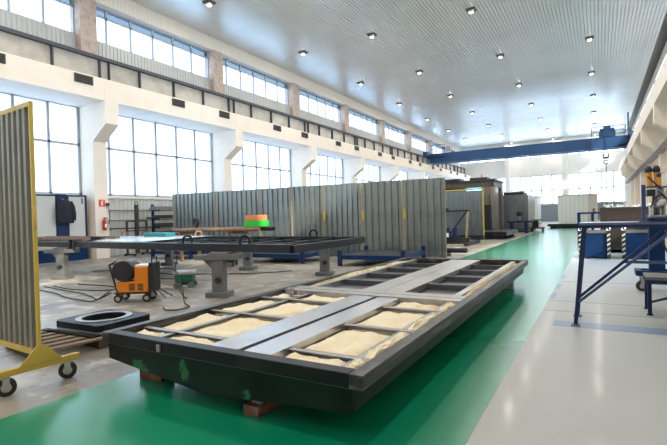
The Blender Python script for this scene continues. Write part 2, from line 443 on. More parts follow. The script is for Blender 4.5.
B().box(-19.3, -1.3, 9.3, -17.3, -.7, 9.4).build('walkway', CRANE, t)
railing(-.6, 2.6, -1.5, 1.4, 9.7, 1.1, CRANE, t)
B().prism([(-.7, 8.6), (.6, 8.2), (2.7, 8.9), (2.7, 9.6), (-.7, 9.6)], 'y', -1.6, -.76).build('service_platform', CRANE, t)
tr = B().box(.1, -1.0, 9.75, 1.7, 1.1, 10.35).box(.55, -.6, 10.35, 1.25, .7, 11.0).build('trolley', mat('trolley_blue', (.03, .09, .2), .5), t)
B().cyl((.2, -.2, 10.5), (1.6, -.2, 10.5), .28, 16).build('winch_drum', DARKFL, tr, smooth=True)
B().box(2.85, -.2, 9.7, 3.0, .0, 12.3).build('current_mast', DARKFL, t)
# hook block and sling hanging down
h = thing('crane_hook', 'dark crane hook block with long chain sling hanging under the crane', 'hook', (.75, 60, 0))
B().box(-.30, -.15, 7.5, -.2, .15, 7.95).box(.2, -.15, 7.5, .30, .15, 7.95).box(-.26, -.15, 7.38, .26, .15, 7.58).build('hook_block', DARKFL, h)
B().torus((0, 0, 7.0), (0, 1, 0), .22, .06, 20, 8, .6, 5.6).build('hook', DARKFL, h)
B().cyl((-.12, 0, 8.0), (-.12, 0, 9.8), .03, 8).cyl((.12, 0, 8.0), (.12, 0, 9.8), .03, 8).build('wire_rope', DARKFL, h)
g = B().cyl((0, 0, 2.3), (0, 0, 6.85), .05, 8)
g.build('chain_sling', GREYM, h)

# ------------------------------------------------------------------ right wall tray under the corbels
t = thing('cable_tray', 'long slotted grey cable tray under the corbels along the right wall', 'cable tray', (3.45, 0, 5.28))
B().box(-.3, Y0, 0, -.26, Y1, .14).box(.26, Y0, 0, .3, Y1, .14).build('side_rail', mat('tray_tan', (.30, .25, .20), .6), t)
y = 14.
while y < Y1 - 1: B().box(-.26, y, .0, .26, y + .55, .03).build('rung', GREYM, t); y += .95

# ------------------------------------------------------------------ main floor module on the green walkway
t = thing('floor_module_frame', 'large dark steel floor frame with wool filled cells lying on the green walkway', 'steel frame', (0, 0, 0))
xl, xr, yn, yf = -4.29, -1.39, 2.72, 10.88
zt, zm, zb = .53, .425, .25
SID = lambda x0, x1, z0, z1: B().box(x0, yn - .03, z0, x1, yf, z1)
SID(xl, xl + .11, zm, zt).build('side_beam', SIDEST, t, bevel=.006)
SID(xr - .11, xr, zm, zt).build('side_beam', SIDEST, t, bevel=.006)
fb = B().box(xl + .112, yn - .028, zm, xr - .112, yn + .09, zt).build('front_beam', BLACKST, t, bevel=.006)
B().box(xl + .003, yf - .12, zm, xr - .003, yf + .002, zt).build('rear_beam', SIDEST, t, bevel=.006)
vp = [(xl + .06, zm), (xl + .06, .27), (-2.92, .135), (xr - .10, .245), (xr - .10, zm)]
B().prism(vp, 'y', yn, yn + .03).build('front_fascia', FASCIA, t)
B().prism(vp, 'y', yf - .06, yf - .03).build('rear_fascia', SIDEST, t)
B().box(xl + .05, yn + .035, .255, xl + .075, yf - .07, zm).build('side_fascia', SIDEST, t)
B().box(xr - .125, yn + .035, .245, xr - .10, yf - .07, zm).build('side_fascia', FASCIA, t)
B().prism([(xl + .08, .30), (xl + .08, .28), (-2.92, .155), (xr - .13, .262), (xr - .13, .30)], 'y', yn + .04, yf - .08).build('underside_pan', TROUGH, t)
B().box(xl + .07, yn - .02, zm - .004, xr - .10, yn + .02, zm).build('edge_strip', STAND, t)
# mid beam and cross bars
B().box(xl + .12, 5.56, .43, xr - .11, 5.74, .525).box(xl + .12, 5.78, .43, xr - .11, 5.98, .522).build('middle_beam', RAWST, t)
XS1, XS2 = (-2.97, -2.64), (-2.575, -2.29)
for y in (3.11, 4.06, 5.03):
    for a, b in ((xl + .12, XS1[0] - .005), (XS2[1] + .005, xr - .11)):
        B().box(a, y - .03, .492, b, y + .03, .50).box(a, y + .022, .45, b, y + .03, .50).build('cross_bar', BARST, t)
for a, b, ya, yb, mm in ((*XS1, yn + .1, 5.55, STRIP), (*XS2, yn + .1, 5.55, STRIP), (-3.07, -2.74, 5.99, yf - .13, STRIPD), (-2.73, -2.40, 5.99, yf - .13, STRIPD)):
    B().box(a, ya, .50, b, yb, .515).box(a, ya, .43, a + .012, yb, .50).box(b - .012, ya, .43, b, yb, .50).build('centre_strip', mm, t)
for x in (-3.72, -1.66):
    B().box(x - .025, yn + .1, .478, x + .025, 5.55, .488).box(x - .03, yn + .1, .44, x - .022, 5.55, .488).build('lengthwise_bar', BARST, t)
for x in (-3.98, -1.68):
    B().box(x - .05, 5.99, .488, x + .05, yf - .13, .50).box(x - .05, 5.99, .40, x - .04, yf - .13, .49).box(x + .04, 5.99, .40, x + .05, yf - .13, .49).build('lengthwise_bar', STRIPD, t)
ribs = [6.98, 7.94, 8.90, 9.86]
for a, b in ((-3.925, -3.08), (-2.395, -1.735)):
    for y in ribs:
        B().box(a, y - .012, .412, b, y + .012, .497).box(a, y, .49, b, y + .05, .499).build('rib', TROUGH, t)
    B().box(a, 5.99, .40, b, yf - .13, .412).build('trough_floor', TROUGH, t)
B().box(xl + .12, yn + .1, .315, xr - .12, 5.55, .325).build('cell_floor', TROUGH, t)
# welded plates, small brackets
B().box(-3.46, yn - .045, .44, -3.42, yn - .03, .50).build('tack_plate', RAWST, t)
B().cyl((-3.86, 5.30, .50), (-3.86, 5.30, .60), .055, 8).cyl((-3.80, 5.36, .50), (-3.80, 5.36, .57), .04, 8).build('welded_lug', RAWST, t)

# mineral wool batts lying in the cells
def batt(x0, x1, y0, y1, z, lab, m=WOOL, amp=.02, nx=14, ny=10):
    g = B(); sd = random.random() * 100
    def h(u, v):
        e = min(u, 1 - u, v, 1 - v); rim = min(1, e * 7)
        return z - .035 * (1 - rim) ** 1.5 + amp * (math.sin(u * 7 + sd) * math.cos(v * 5 + sd * 2) * .6 + .5 * math.sin(u * 17 + v * 13 + sd)) * rim + random.uniform(-.003, .003)
    top = [(x0 + (x1 - x0) * i / nx + (random.uniform(-.012, .012) if 0 < i < nx else 0), y0 + (y1 - y0) * j / ny, h(i / nx, j / ny)) for j in range(ny + 1) for i in range(nx + 1)]
    W_ = nx + 1; fs = [(j * W_ + i, j * W_ + i + 1, (j + 1) * W_ + i + 1, (j + 1) * W_ + i) for j in range(ny) for i in range(nx)]
    loop = [i for i in range(W_)] + [j * W_ + nx for j in range(1, ny + 1)] + [ny * W_ + i for i in range(nx - 1, -1, -1)] + [j * W_ for j in range(ny - 1, 0, -1)]
    nb = len(top); vs = top + [(top[i][0], top[i][1], .33) for i in loop]
    L = len(loop)
    fs += [(loop[i], loop[(i + 1) % L], nb + (i + 1) % L, nb + i) for i in range(L)] + [tuple(nb + i for i in range(L))]
    o = g.add(vs, fs).build('insulation_batt', m, smooth=True)
    return tag(o, lab, 'insulation', 'wool batts in the floor frame')
yb = [(2.83, 3.075), (3.145, 4.02), (4.10, 4.99), (5.07, 5.54)]
nmr = ['in the row at the front edge', 'in the second row from the front edge', 'in the third row from the front edge', 'in the row against the middle beam']
for (a, b), s in zip(yb, nmr):
    dz = .006 if s.startswith('in the row at') else 0
    batt(-4.165, -3.77, a, b, .474 + dz, 'yellow wool batt %s, outermost towards the orange welder' % s, nx=8, ny=8)
    batt(-3.67, -2.99, a, b, .478 + dz, 'yellow wool batt %s, left of the bright strips' % s)
    batt(-2.27, -1.70, a, b, .478 + dz, 'yellow wool batt %s, right of the bright strips' % s)
    batt(-1.63, -1.515, a, b, .516, 'narrow wool filler %s, along the right side beam' % s, WOOL, .02, 6, 14)
batt(-4.16, -4.04, 6.0, 10.55, .51, 'ragged yellow wool strip along the left side beam beyond the middle beam', FOIL, .03, 4, 60)
batt(-1.62, -1.52, 6.0, 10.55, .51, 'ragged yellow wool strip along the right side beam beyond the middle beam', FOIL, .03, 6, 60)
# timber blocks under the module
def block(name, x0, y0, x1, y1, z0, z1, m, lab, rz=0):
    cx, cy = (x0 + x1) / 2, (y0 + y1) / 2; w, d = (x1 - x0) / 2, (y1 - y0) / 2
    o = B().box(-w, -d, 0, w, d, z1 - z0).build(name, m, None, (cx, cy, z0), rz, bevel=.006)
    return tag(o, lab, 'timber block', 'blocks under the floor frame')
block('support_block', -2.56, 2.80, -2.40, 3.75, 0, .085, REDWOOD, 'long red brown timber block on the green floor under the front fascia')
block('support_block', -2.52, 2.86, -2.42, 3.40, .085, .165, GREYBLK, 'grey block lying on the long timber under the front fascia')
block('support_block', -4.12, 2.98, -3.82, 3.16, 0, .10, REDWOOD, 'short dark red block near the left front corner of the frame', .1)
block('support_block', -4.10, 3.02, -3.84, 3.14, .10, .262, REDWOOD, 'dark block stacked on the short red block at the left front corner', .1)
block('support_block', -1.86, 9.95, -1.58, 10.16, 0, .236, GREYBLK, 'grey block under the far right corner of the frame')
block('support_block', -4.0, 9.95, -3.7, 10.16, 0, .262, GREYBLK, 'grey block under the far left corner of the frame')

# ------------------------------------------------------------------ yellow framed screen on casters (left)
def caster(par, x, y, zt_, rad=.085, rz=0, rim=STEEL):
    """fork hangs from zt_ to the wheel standing on z=0"""
    M2 = Matrix.Translation((x, y, 0)) @ Matrix.Rotation(rz, 4, 'Z')
    k = B().box(-.05, -.045, zt_ - .012, .05, .045, zt_).box(-.012, -.042, rad * .9, .045, -.034, zt_ - .01).box(-.012, .034, rad * .9, .045, .042, zt_ - .01).xf(M2).build('caster_fork', STEEL, par)
    B().lathe((0.015, -.03, rad), (0, 1, 0), [(rad * .7, 0), (rad, .008), (rad, .052), (rad * .7, .06)], 24).xf(M2).build('caster_tyre', RUBBER, k, smooth=True)
    B().lathe((0.015, -.033, rad), (0, 1, 0), [(rad * .35, 0), (rad * .62, .005), (rad * .62, .061), (rad * .35, .066)], 20).xf(M2).build('caster_hub', rim, k, smooth=True)
    return k
t = thing('rolling_screen', 'yellow framed corrugated grey screen on casters beside the green walkway', 'screen', (-4.855, 2.38, 0), R(-3))
B().box(-2.6, -.02, .30, -.016, .02, .36).build('bottom_rail', YELLOW, t)
B().box(-2.6, -.018, 2.79, .016, .018, 2.84).build('top_rail', YELLOW, t)
B().box(-.016, -.018, .24, .016, .018, 2.80).build('post', YELLOW, t, bevel=.004)
B().box(-2.6, -.035, .24, -2.53, .035, 2.80).build('post', YELLOW, t, bevel=.005)
B().corr(-2.53, -.018, .36, 2.79, -.02, .125, .04, .01).build('corrugated_sheet', GALVGREY, t)
for x in (0, -2.55):
    B().box(x - .03, -.38, .18, x + .03, .38, .24).build('foot_beam', YELLOW, t, bevel=.004)
    B().prism([(-.2, .24), (.2, .24), (.03, .42), (-.03, .42)], 'x', x + .030, x + .040).build('gusset', YELLOW, t)
    caster(t, x, -.31, .18, .085, R(70)); caster(t, x, .25, .18, .085, R(60))
B().tube([(.014, -.01, 1.58), (.05, -.02, 1.58), (.06, -.02, 1.60), (.06, -.02, 1.78), (.05, -.02, 1.80), (.014, -.01, 1.80)], .012).build('pull_handle', YELLOW, t, smooth=True)

# ------------------------------------------------------------------ pallet with ring plates
t = thing('wooden_pallet', 'brown slatted wooden pallet on the concrete floor behind the yellow screen', 'pallet', (-6.02, 3.55, 0), R(-8))
for x in (-.62, -.41, -.20, .01, .22, .43): B().box(x - .055, -.74, .11, x + .055, .80, .135).build('deck_board', WOOD, t)
for y in (-.68, 0, .72): B().box(-.68, y - .05, .0, .49, y + .05, .11).build('bearer', mat('dark_wood', (.08, .055, .04), .8), t)
def ringplate(hx, hy, th, z, cxy, rz, lab, hole=True, ring=None, m=BLACKST):
    t = thing('ring_plate' if hole else 'flat_plate', lab, 'steel plate', (cxy[0], cxy[1], z), rz)
    n = 40; g = B()
    if hole:
        ro = .29
        inner = [(ro * 1.0 * math.cos(2 * math.pi * i / n), ro * math.sin(2 * math.pi * i / n)) for i in range(n)]
        outer = []
        for i in range(n):
            c, s_ = math.cos(2 * math.pi * i / n), math.sin(2 * math.pi * i / n)
            k = min(hx / max(abs(c), 1e-6), hy / max(abs(s_), 1e-6)); outer.append((c * k, s_ * k))
        vs = [(x, y, zz) for zz in (0, th) for x, y in inner] + [(x, y, zz) for zz in (0, th) for x, y in outer]
        fs = []
        for i in range(n):
            j = (i + 1) % n
            fs += [(i, j, n + j, n + i), (2 * n + i, 3 * n + i, 3 * n + j, 2 * n + j), (n + i, n + j, 3 * n + j, 3 * n + i), (j, i, 2 * n + i, 2 * n + j)]
        g.add(vs, fs)
    else: g.box(-hx, -hy, 0, hx, hy, th)
    g.build('plate', m, t)
    if ring:
        r0_, r1_ = .29, .37
        B().lathe((0, 0, th), (0, 0, 1), [(r0_, 0), (r0_, .03), (r1_, .03), (r1_, 0)], 48).build('raised_ring', ring, t, smooth=True) if False else None
        vs = [(r * math.cos(2 * math.pi * i / 48), r * math.sin(2 * math.pi * i / 48), zz) for r, zz in ((r0_, 0), (r0_, .012), (r1_, .012), (r1_, 0)) for i in range(48)]
        fs = [(k * 48 + i, k * 48 + (i + 1) % 48, ((k + 1) % 4) * 48 + (i + 1) % 48, ((k + 1) % 4) * 48 + i) for k in range(4) for i in range(48)]
        B().add([(x, y, z + th) for x, y, z in vs], fs).build('raised_ring', ring, t, smooth=True)
    return t
ringplate(.56, .46, .02, .136, (-6.22, 3.84), R(3), 'lowest black plate lying directly on the pallet boards', False)
ringplate(.53, .44, .018, .158, (-6.18, 3.88), R(7), 'thin grey plate between the ring plate and the lowest plate', False, None, RAWST)
ringplate(.50, .43, .085, .178, (-6.18, 3.92), R(3), 'thick black plate with a pale raised ring around a large round hole', True, STRIPD)

# ------------------------------------------------------------------ support stands and the raised frame
def stand_proto():
    t = thing('support_stand', '', 'stand', (0, 0, 0), 0, 'grey stands under the raised frame')
    B().box(-.21, -.24, 0, .21, .24, .11).build('base_plate', STAND, t, bevel=.01)
    B().box(-.10, -.13, .11, .10, .13, .78).build('post', STAND, t, bevel=.006)
    B().box(-.13, -.50, .78, .13, .50, .89).build('top_bar', STAND, t, bevel=.006)
    B().box(-.12, -.2, .89, .12, .25, .93).build('pad', STAND, t)
    B().prism([(-.13, .56), (-.13, .78), (-.36, .78)], 'x', -.012, .012).build('gusset', STAND, t)
    B().cyl((.09, .02, .36), (.17, .02, .36), .06, 16).build('adjusting_knob', RUBBER, t, smooth=True)
    return t
sp = stand_proto()
for i, (x, y, rz, lab) in enumerate((
        (-6.95, 7.0, R(-68), 'grey stand in front with its base beside the floor frame, right of the green cart'),
        (-13.85, 7.52, R(-68), 'grey stand with square base nearest the yellow screen'),
        (-9.80, 11.15, R(-68), 'grey stand behind the raised frame beside the red unit'),
        (-6.62, 10.72, R(-68), 'grey stand under the far right end of the raised frame'),
        (-13.9, 11.45, R(-68), 'grey stand behind the orange welder under the rear beam'))):
    if i == 0: sp.location = (x, y, 0); sp.rotation_euler = (0, 0, rz); sp['label'] = lab
    else: dup(sp, (x, y, 0), rz, lab)
t = thing('raised_steel_frame', 'long dark steel frame resting on grey stands behind the floor frame', 'steel frame', (0, 0, 0))
nr, nl, fr_, fl_ = Vector((-5.15, 7.14, 0)), Vector((-20.0, 8.10, 0)), Vector((-5.2, 10.3, 0)), Vector((-19.0, 11.5, 0))
za, zb_ = .93, 1.10
Z_ = lambda v, z: (v.x, v.y, z)
zc = (za + zb_) / 2
B().bar(Z_(nr, zc), Z_(nl, zc), .12, zb_ - za).build('long_beam', DARKBEAM, t, bevel=.006)
B().bar(Z_(fr_, zc), Z_(fl_, zc), .12, zb_ - za).build('long_beam', DARKBEAM, t, bevel=.006)
B().bar(Z_(nr, zc - .01), Z_(fr_, zc - .01), .12, zb_ - za - .02).build('end_beam', DARKBEAM, t)
B().bar(Z_(nl, zc - .01), Z_(fl_, zc - .01), .12, zb_ - za - .02).build('end_beam', DARKBEAM, t)
for k in range(1, 15):
    u = k / 15; a = nr.lerp(nl, u); b = fr_.lerp(fl_, u)
    B().bar(Z_(a, 1.02), Z_(b, 1.02), .07, .07).build('cross_bar', DARKBEAM, t)
for v in (.35, .68):
    a = nr.lerp(fr_, v); b = nl.lerp(fl_, v)
    B().bar(Z_(a, 1.025), Z_(b, 1.025), .06, .05).build('lengthwise_bar', DARKBEAM, t)
def ringat(u, far=False, m=DARKBEAM, rz=.4):
    a = (fr_ if far else nr).lerp(fl_ if far else nl, u)
    B().torus((a.x, a.y, zb_ + .09), (math.cos(rz), math.sin(rz), .0), .095, .025, 18, 8, -.3 + math.pi * 0, math.pi + .3).build('lifting_ring', m, t, smooth=True)
def lug(u, far, m, rz):
    a = (fr_ if far else nr).lerp(fl_ if far else nl, u); g = B()
    pts = [(math.cos(th) * .10, .10 + math.sin(th) * .10 if th > 0 else 0) for th in [math.pi * i / 12 for i in range(13)]]
    path = [(a.x + .10 * math.cos(rz), a.y + .10 * math.sin(rz), zb_ - .01)] + [(a.x + math.cos(math.pi * i / 12) * .10 * math.cos(rz), a.y + math.cos(math.pi * i / 12) * .10 * math.sin(rz), zb_ + .07 + .10 * math.sin(math.pi * i / 12)) for i in range(13)] + [(a.x - .10 * math.cos(rz), a.y - .10 * math.sin(rz), zb_ - .01)]
    g.tube(path, .028, 8).build('lifting_ring', m, t, smooth=True)
for u, far, m in ((.21, 0, DARKBEAM), (.085, 0, DARKBEAM), (.115, 1, DARKBEAM), (.47, 1, RUST), (.70, 1, RUST), (.80, 1, RUST)):
    lug(u, far, m, R(35))
# pale film-covered sheet and bars lying on the frame
o = B().prism([(-16.5, 11.0), (-12.6, 7.75), (-10.2, 7.60), (-11.2, 11.0)], 'z', 1.102, 1.112)
tag(o.build('metal_sheet', PALEBLUE), 'pale blue metal sheet lying flat across the raised frame', 'metal sheet')
def barthing(name, p, q, w, h, m, lab, grp, cat='steel bar'):
    p, q = Vector(p), Vector(q); c = (p + q) / 2
    o = B().bar(p - c, q - c, w, h).build(name, m, None, c); return tag(o, lab, cat, grp)
for i, (dy, m, w, s) in enumerate(((0, RUST, .14, 'nearest the camera'), (.34, RUST, .10, 'second from the near beam'), (.75, DARKBEAM, .12, 'third from the near beam'), (1.2, RUST, .16, 'farthest from the near beam'))):
    barthing('steel_bar', (-18.6, 8.35 + dy, 1.152), (-14.0 + (.5 if i == 0 else 0) + .1 * i, 8.05 + dy, 1.152), w, .075, m, ('dark' if m is DARKBEAM else 'rusty brown') + ' steel bar on the raised frame, %s' % s, 'bars on the left end of the raised frame')
for u in (.55, .565):
    a = nr.lerp(nl, u)
    g = B().box(a.x - .04, a.y - .1, zb_ + .0, a.x + .04, a.y + .12, zb_ + .06).box(a.x - .04, a.y - .12, za - .05, a.x + .04, a.y - .066, zb_ + .06)
    tag(g.build('beam_clamp', BLACKPL), 'black clamp over the near beam of the raised frame, %s of the pair' % ('right one' if u < .56 else 'left one'), 'clamp', 'clamps on the near beam')
# trolley with pipes behind the raised frame
t = thing('pipe_trestle', 'low rusty trestle holding pipes in front of the corrugated fence', 'trestle', (-12.8, 13.1, 0), R(-3))
for x in (-1.9, .85):
    B().box(x - .06, -.5, 0, x + .06, -.4, 1.10).build('leg', RUST, t); B().box(x - .06, .4, 0, x + .06, .5, 1.10).build('leg', RUST, t)
    B().box(x - .06, -.55, 1.10, x + .06, .55, 1.18).build('top_rail', RUST, t)
for i, (dy, rr_, m, ln, s) in enumerate(((-.36, .07, RUST, 2.3, 'front rusty pipe'), (-.18, .075, RUST, 2.1, 'second rusty pipe'), (.0, .07, DARKBEAM, 2.6, 'dark middle pipe'), (.19, .08, RUST, 2.0, 'fourth rusty pipe'), (.37, .07, DARKBEAM, 2.4, 'rear dark pipe'))):
    o = B().cyl((-ln, 0, 0), (ln - .1, 0, 0), rr_, 14).build('steel_pipe', m, None, (-12.8, 13.1 + dy, 1.18 + rr_), R(-3) * 0, smooth=True)
    tag(o, '%s lying on the trestle before the corrugated fence' % s, 'pipe', 'pipes on the trestle')
o = B().torus((0, 0, 0), (.3, 1, 0), .17, .05, 20, 8).build('hose_coil', BLACKPL, None, (-14.1, 13.0, 1.56), 0, smooth=True); tag(o, 'small black coil standing on the pipes', 'coil')
o = B().box(-.42, -.22, 0, .42, .22, .22).build('parts_tray', LIME, None, (-10.95, 13.0, 1.345), R(20), bevel=.02); tag(o, 'bright green tray on the pipes in front of the corrugated fence', 'tray')
o = B().box(-.36, -.2, 0, .36, .2, .20).build('cardboard_box', SALMON, None, (-10.95, 13.0, 1.568), R(20), bevel=.02); tag(o, 'orange pink box standing on the bright green tray', 'box')
o = B().box(-.7, -.2, 0, .7, .2, .13).build('tool_case', TEAL, None, (-13.35, 10.6, 1.114), R(-8), bevel=.02); tag(o, 'flat teal case lying on the rear beam of the raised frame', 'case')

# ------------------------------------------------------------------ corrugated fence of screens
jp = [(-17.80, 15.00), (-15.32, 15.30), (-12.93, 15.58), (-11.32, 15.75), (-9.84, 15.92), (-8.10, 15.98), (-6.45, 16.2), (-4.85, 16.38)]
for i in range(7):
    (x0, y0), (x1, y1) = jp[i], jp[i + 1]
    L = math.hypot(x1 - x0, y1 - y0); a = math.atan2(y1 - y0, x1 - x0)
    lab = 'tall corrugated steel screen, %s' % ('leftmost of the row, beside the wall rack', 'second of the row from the wall rack end', 'third of the row, behind the green tray',
          'middle one of the row', 'fifth of the row counted from the wall rack', 'sixth of the row, next to the rightmost', 'rightmost of the row, with the blue edged low table before it')[i]
    t = thing('corrugated_screen', lab, 'screen', (x0, y0, 0), a, 'corrugated screens in a row')
    B().corr(.05, L - .03, .10, 2.95, -.02, .25, .06, .012).build('corrugated_sheet', SCRN, t)
    B().box(0, -.04, 0, .05, .06, 2.95).build('edge_post', RUSTPOST, t)
    B().box(L - .03, .0, 0, L - .005, .06, 2.95).build('edge_post', RUSTPOST, t)
    B().box(.05, .035, .0, L - .03, .075, .10).build('bottom_rail', STAND, t)
    if i in (4, 5, 6):
        B().box(.03, -.07, 1.48, .12, -.041, 1.85).build('latch', YELLOW, t)
# ------------------------------------------------------------------ low blue tables before the fence
def lowtable(x0, y0, x1, y1, h, lab, rz=0, feet=True):
    cx, cy = (x0 + x1) / 2, (y0 + y1) / 2; w, d = (x1 - x0) / 2, (y1 - y0) / 2
    t = thing('low_blue_platform', lab, 'platform', (cx, cy, 0), rz, 'low blue platforms before the fence')
    for x in (-w + .06, w - .06):
        for y in (-d + .06, d - .06): B().box(x - .06, y - .06, 0, x + .06, y + .06, h + .16).build('corner_post', BLUE, t)
    for y in (-d + .04, d - .04): B().box(-w + .12, y - .04, h - .14, w - .12, y + .04, h).build('long_rail', DKBLUE, t)
    for x in (-w + .04, w - .04): B().box(x - .04, -d + .12, h - .14, x + .04, d - .12, h).build('short_rail', BLUE, t)
    B().box(-w + .08, -d + .08, h - .03, w - .08, d - .08, h - .005).build('deck', DARKBEAM, t)
    return t
lowtable(-7.5, 12.9, -5.2, 15.2, .36, 'low blue edged platform with dark deck behind the floor frame', R(3))
lowtable(-11.6, 13.0, -9.0, 15.0, .34, 'low blue edged platform behind the red unit and raised frame', R(3))
lowtable(-17.3, 13.3, -14.9, 14.5, .34, 'low blue edged platform in front of the leftmost corrugated screen', R(3))
# red unit under the frame
t = thing('red_power_unit', 'red machine on small wheels standing under the raised frame', 'machine', (-11.4, 11.75, 0), R(30))
B().box(-.28, -.3, .22, .28, .3, .78).build('body', REDP, t, bevel=.03)
for x in (-.36, .36): B().box(x - .03, -.33, .12, x + .03, .33, .2).build('side_rail', RUBBER, t)
for x in (-.36, .36):
    for y in (-.28, .28): B().cyl((x - .03, y, .08), (x + .03, y, .08), .08, 14).build('wheel', RUBBER, t)
B().box(-.36, -.3, .14, .36, .3, .22).build('chassis', BLACKPL, t)
B().tube([(-.36, -.3, .2), (-.36, -.36, .8), (.36, -.36, .8), (.36, -.3, .2)], .025).build('handle_bar', BLACKPL, t)

# ------------------------------------------------------------------ orange wire-feed welder
t = thing('welding_machine', 'orange welding machine on a wheeled cart with a large black drum on top', 'welder', (-8.27, 5.95, 0), R(33)); t.scale = (.95, .95, .92)
B().box(-.36, -.24, .19, .40, .24, .22).build('cart_tray', BLACKPL, t)
B().box(-.33, -.21, .22, .34, .21, .46).build('power_source', ORANGE, t, bevel=.012)
for x in (.0, .18):
    g = B()
    for k in range(5): g.box(x - .06, -.216, .27 + k * .03, x + .06, -.205, .285 + k * .03)
    g.build('vent_grille', BLACKPL, t)
B().box(.05, -.20, .46, .34, .20, .78).build('wire_feeder', ORANGE, t, bevel=.012)
B().box(.06, -.17, .78, .34, .17, .815).build('feeder_lid', WHITES, t)
B().lathe((-.17, -.25, .70), (0, 1, 0), [(.10, -.01), (.215, 0), (.225, .02), (.225, .46), (.215, .48), (.10, .49)], 32).build('wire_drum', BLACKPL, t, smooth=True)
B().lathe((-.17, -.262, .70), (0, 1, 0), [(.02, -.012), (.06, -.005), (.06, .02)], 20).build('drum_cap', RUBBER, t, smooth=True)
g = B().box(.36, -.22, .22, .46, .22, .86); g.build('control_panel', BLACKPL, t, bevel=.01)
B().tube([(.41, -.15, .86), (.41, -.15, .96), (.41, .15, .96), (.41, .15, .86)], .015).build('lifting_bow', BLACKPL, t)
for y in (-.2, .2): B().bar((-.30, y, .20), (-.46, y, .84), .03, .03).build('handle_arm', BLACKPL, t)
B().bar((-.46, -.2, .84), (-.46, .2, .84), .03, .03).build('handle_grip', BLACKPL, t)
B().bar((-.46, -.2, .84), (-.30, -.2, .92), .025, .025).build('handle_stay', BLACKPL, t)
for x in (-.30, .30):
    for y in (-.19, .19): 
        w = B().lathe((x, y - .025, .09), (0, 1, 0), [(.05, 0), (.09, .006), (.09, .044), (.05, .05)], 20).build('wheel', RUBBER, t, smooth=True)
        B().cyl((x, y - .03, .09), (x, y + .03, .09), .045, 14).build('wheel_hub', STEEL, w)
        B().box(x - .03, y - .03, .14, x + .03, y + .03, .19).build('wheel_bracket', BLACKPL, t)
for y in (-.24, .1):
    B().bar((.42, y, .24), (.60, y, .02), .04, .015).build('step_bracket', STAND, t)
B().bar((.42, .14, .26), (.74, .14, .06), .05, .03).build('step_bracket', STAND, t)
def cable(pts, r, lab, name='floor_cable', m=RUBBER, grp='cables on the concrete floor'):
    # Catmull-Rom through the points
    P_ = [Vector(p) for p in pts]; P_ = [P_[0]] + P_ + [P_[-1]]; out = []
    for i in range(1, len(P_) - 2):
        a, b, c, d = P_[i - 1:i + 3]
        for k in range(10):
            u = k / 10
            out.append(.5 * ((2 * b) + (c - a) * u + (2 * a - 5 * b + 4 * c - d) * u * u + (3 * b - a - 3 * c + d) * u ** 3))
    out.append(P_[-2])
    o = B().tube(out, r, 8).build(name, m, smooth=True); return tag(o, lab, 'cable', grp)
cable([(-8.10, 6.25, .62), (-7.75, 6.50, .60), (-7.35, 6.35, .25), (-6.95, 6.05, .04), (-6.60, 5.85, .025), (-6.55, 5.55, .025), (-6.75, 5.45, .025), (-7.0, 5.6, .025)], .013, 'thick black welding cable looping from the orange welder to the floor')
cable([(-8.8, 5.75, .16), (-9.1, 5.65, .03), (-9.6, 5.8, .025), (-10.3, 6.0, .025), (-11.2, 6.1, .025), (-12.5, 6.3, .025)], .013, 'dark cable running from the welder wheels towards the yellow screen')
cable([(-8.78, 5.70, .20), (-9.0, 5.50, .03), (-9.5, 5.45, .025), (-10.2, 5.55, .025), (-10.9, 5.75, .025), (-11.6, 5.85, .025), (-12.6, 6.0, .025)], .013, 'dark cable lying nearest the camera on the left concrete floor')
cable([(-12.0, 6.9, .02), (-11.0, 7.0, .02), (-10.3, 6.9, .02), (-10.1, 6.6, .02), (-10.6, 6.35, .02), (-11.4, 6.3, .02), (-12.3, 6.45, .02)], .013, 'thin cable bent in a long loop left of the orange welder')
cable([(-8.3, 7.05, 1.10), (-8.3, 7.02, 1.06), (-8.25, 7.0, .8), (-8.15, 6.85, .4), (-7.7, 6.65, .05), (-7.4, 6.5, .02)], .012, 'thin black cable hanging down from the raised frame to the floor')
cable([(-12.8, 9.6, .02), (-11.4, 9.3, .02), (-10.4, 9.6, .02), (-9.5, 10.0, .02), (-8.7, 10.4, .02), (-8.1, 11.2, .02)], .013, 'black cable lying on the floor under the raised frame')
cable([(-14.8, 9.0, .02), (-13.6, 9.6, .02), (-12.3, 9.1, .02), (-11.2, 8.5, .02), (-10.0, 8.6, .02)], .013, 'black cable on the floor between the two left stands')
# green wheeled box
t = thing('wire_feeder_cart', 'small dark green wheeled box with a pale lid beside the welder', 'cart', (-8.70, 7.62, 0), R(36))
B().box(-.21, -.16, .16, .21, .16, .33).build('body', DKGREEN, t, bevel=.01)
B().box(-.24, -.18, .33, .24, .18, .42).build('lid', mat('pale_lid', (.42, .44, .43), .4), t, bevel=.03)
for x in (-.17, .17):
    for y in (-.15, .15): B().lathe((x, y - .02, .08), (0, 1, 0), [(.05, 0), (.08, .005), (.08, .035), (.05, .04)], 18).build('wheel', STAND, t, smooth=True)
B().box(-.2, -.13, .08, .2, .13, .16).build('chassis', BLACKPL, t)

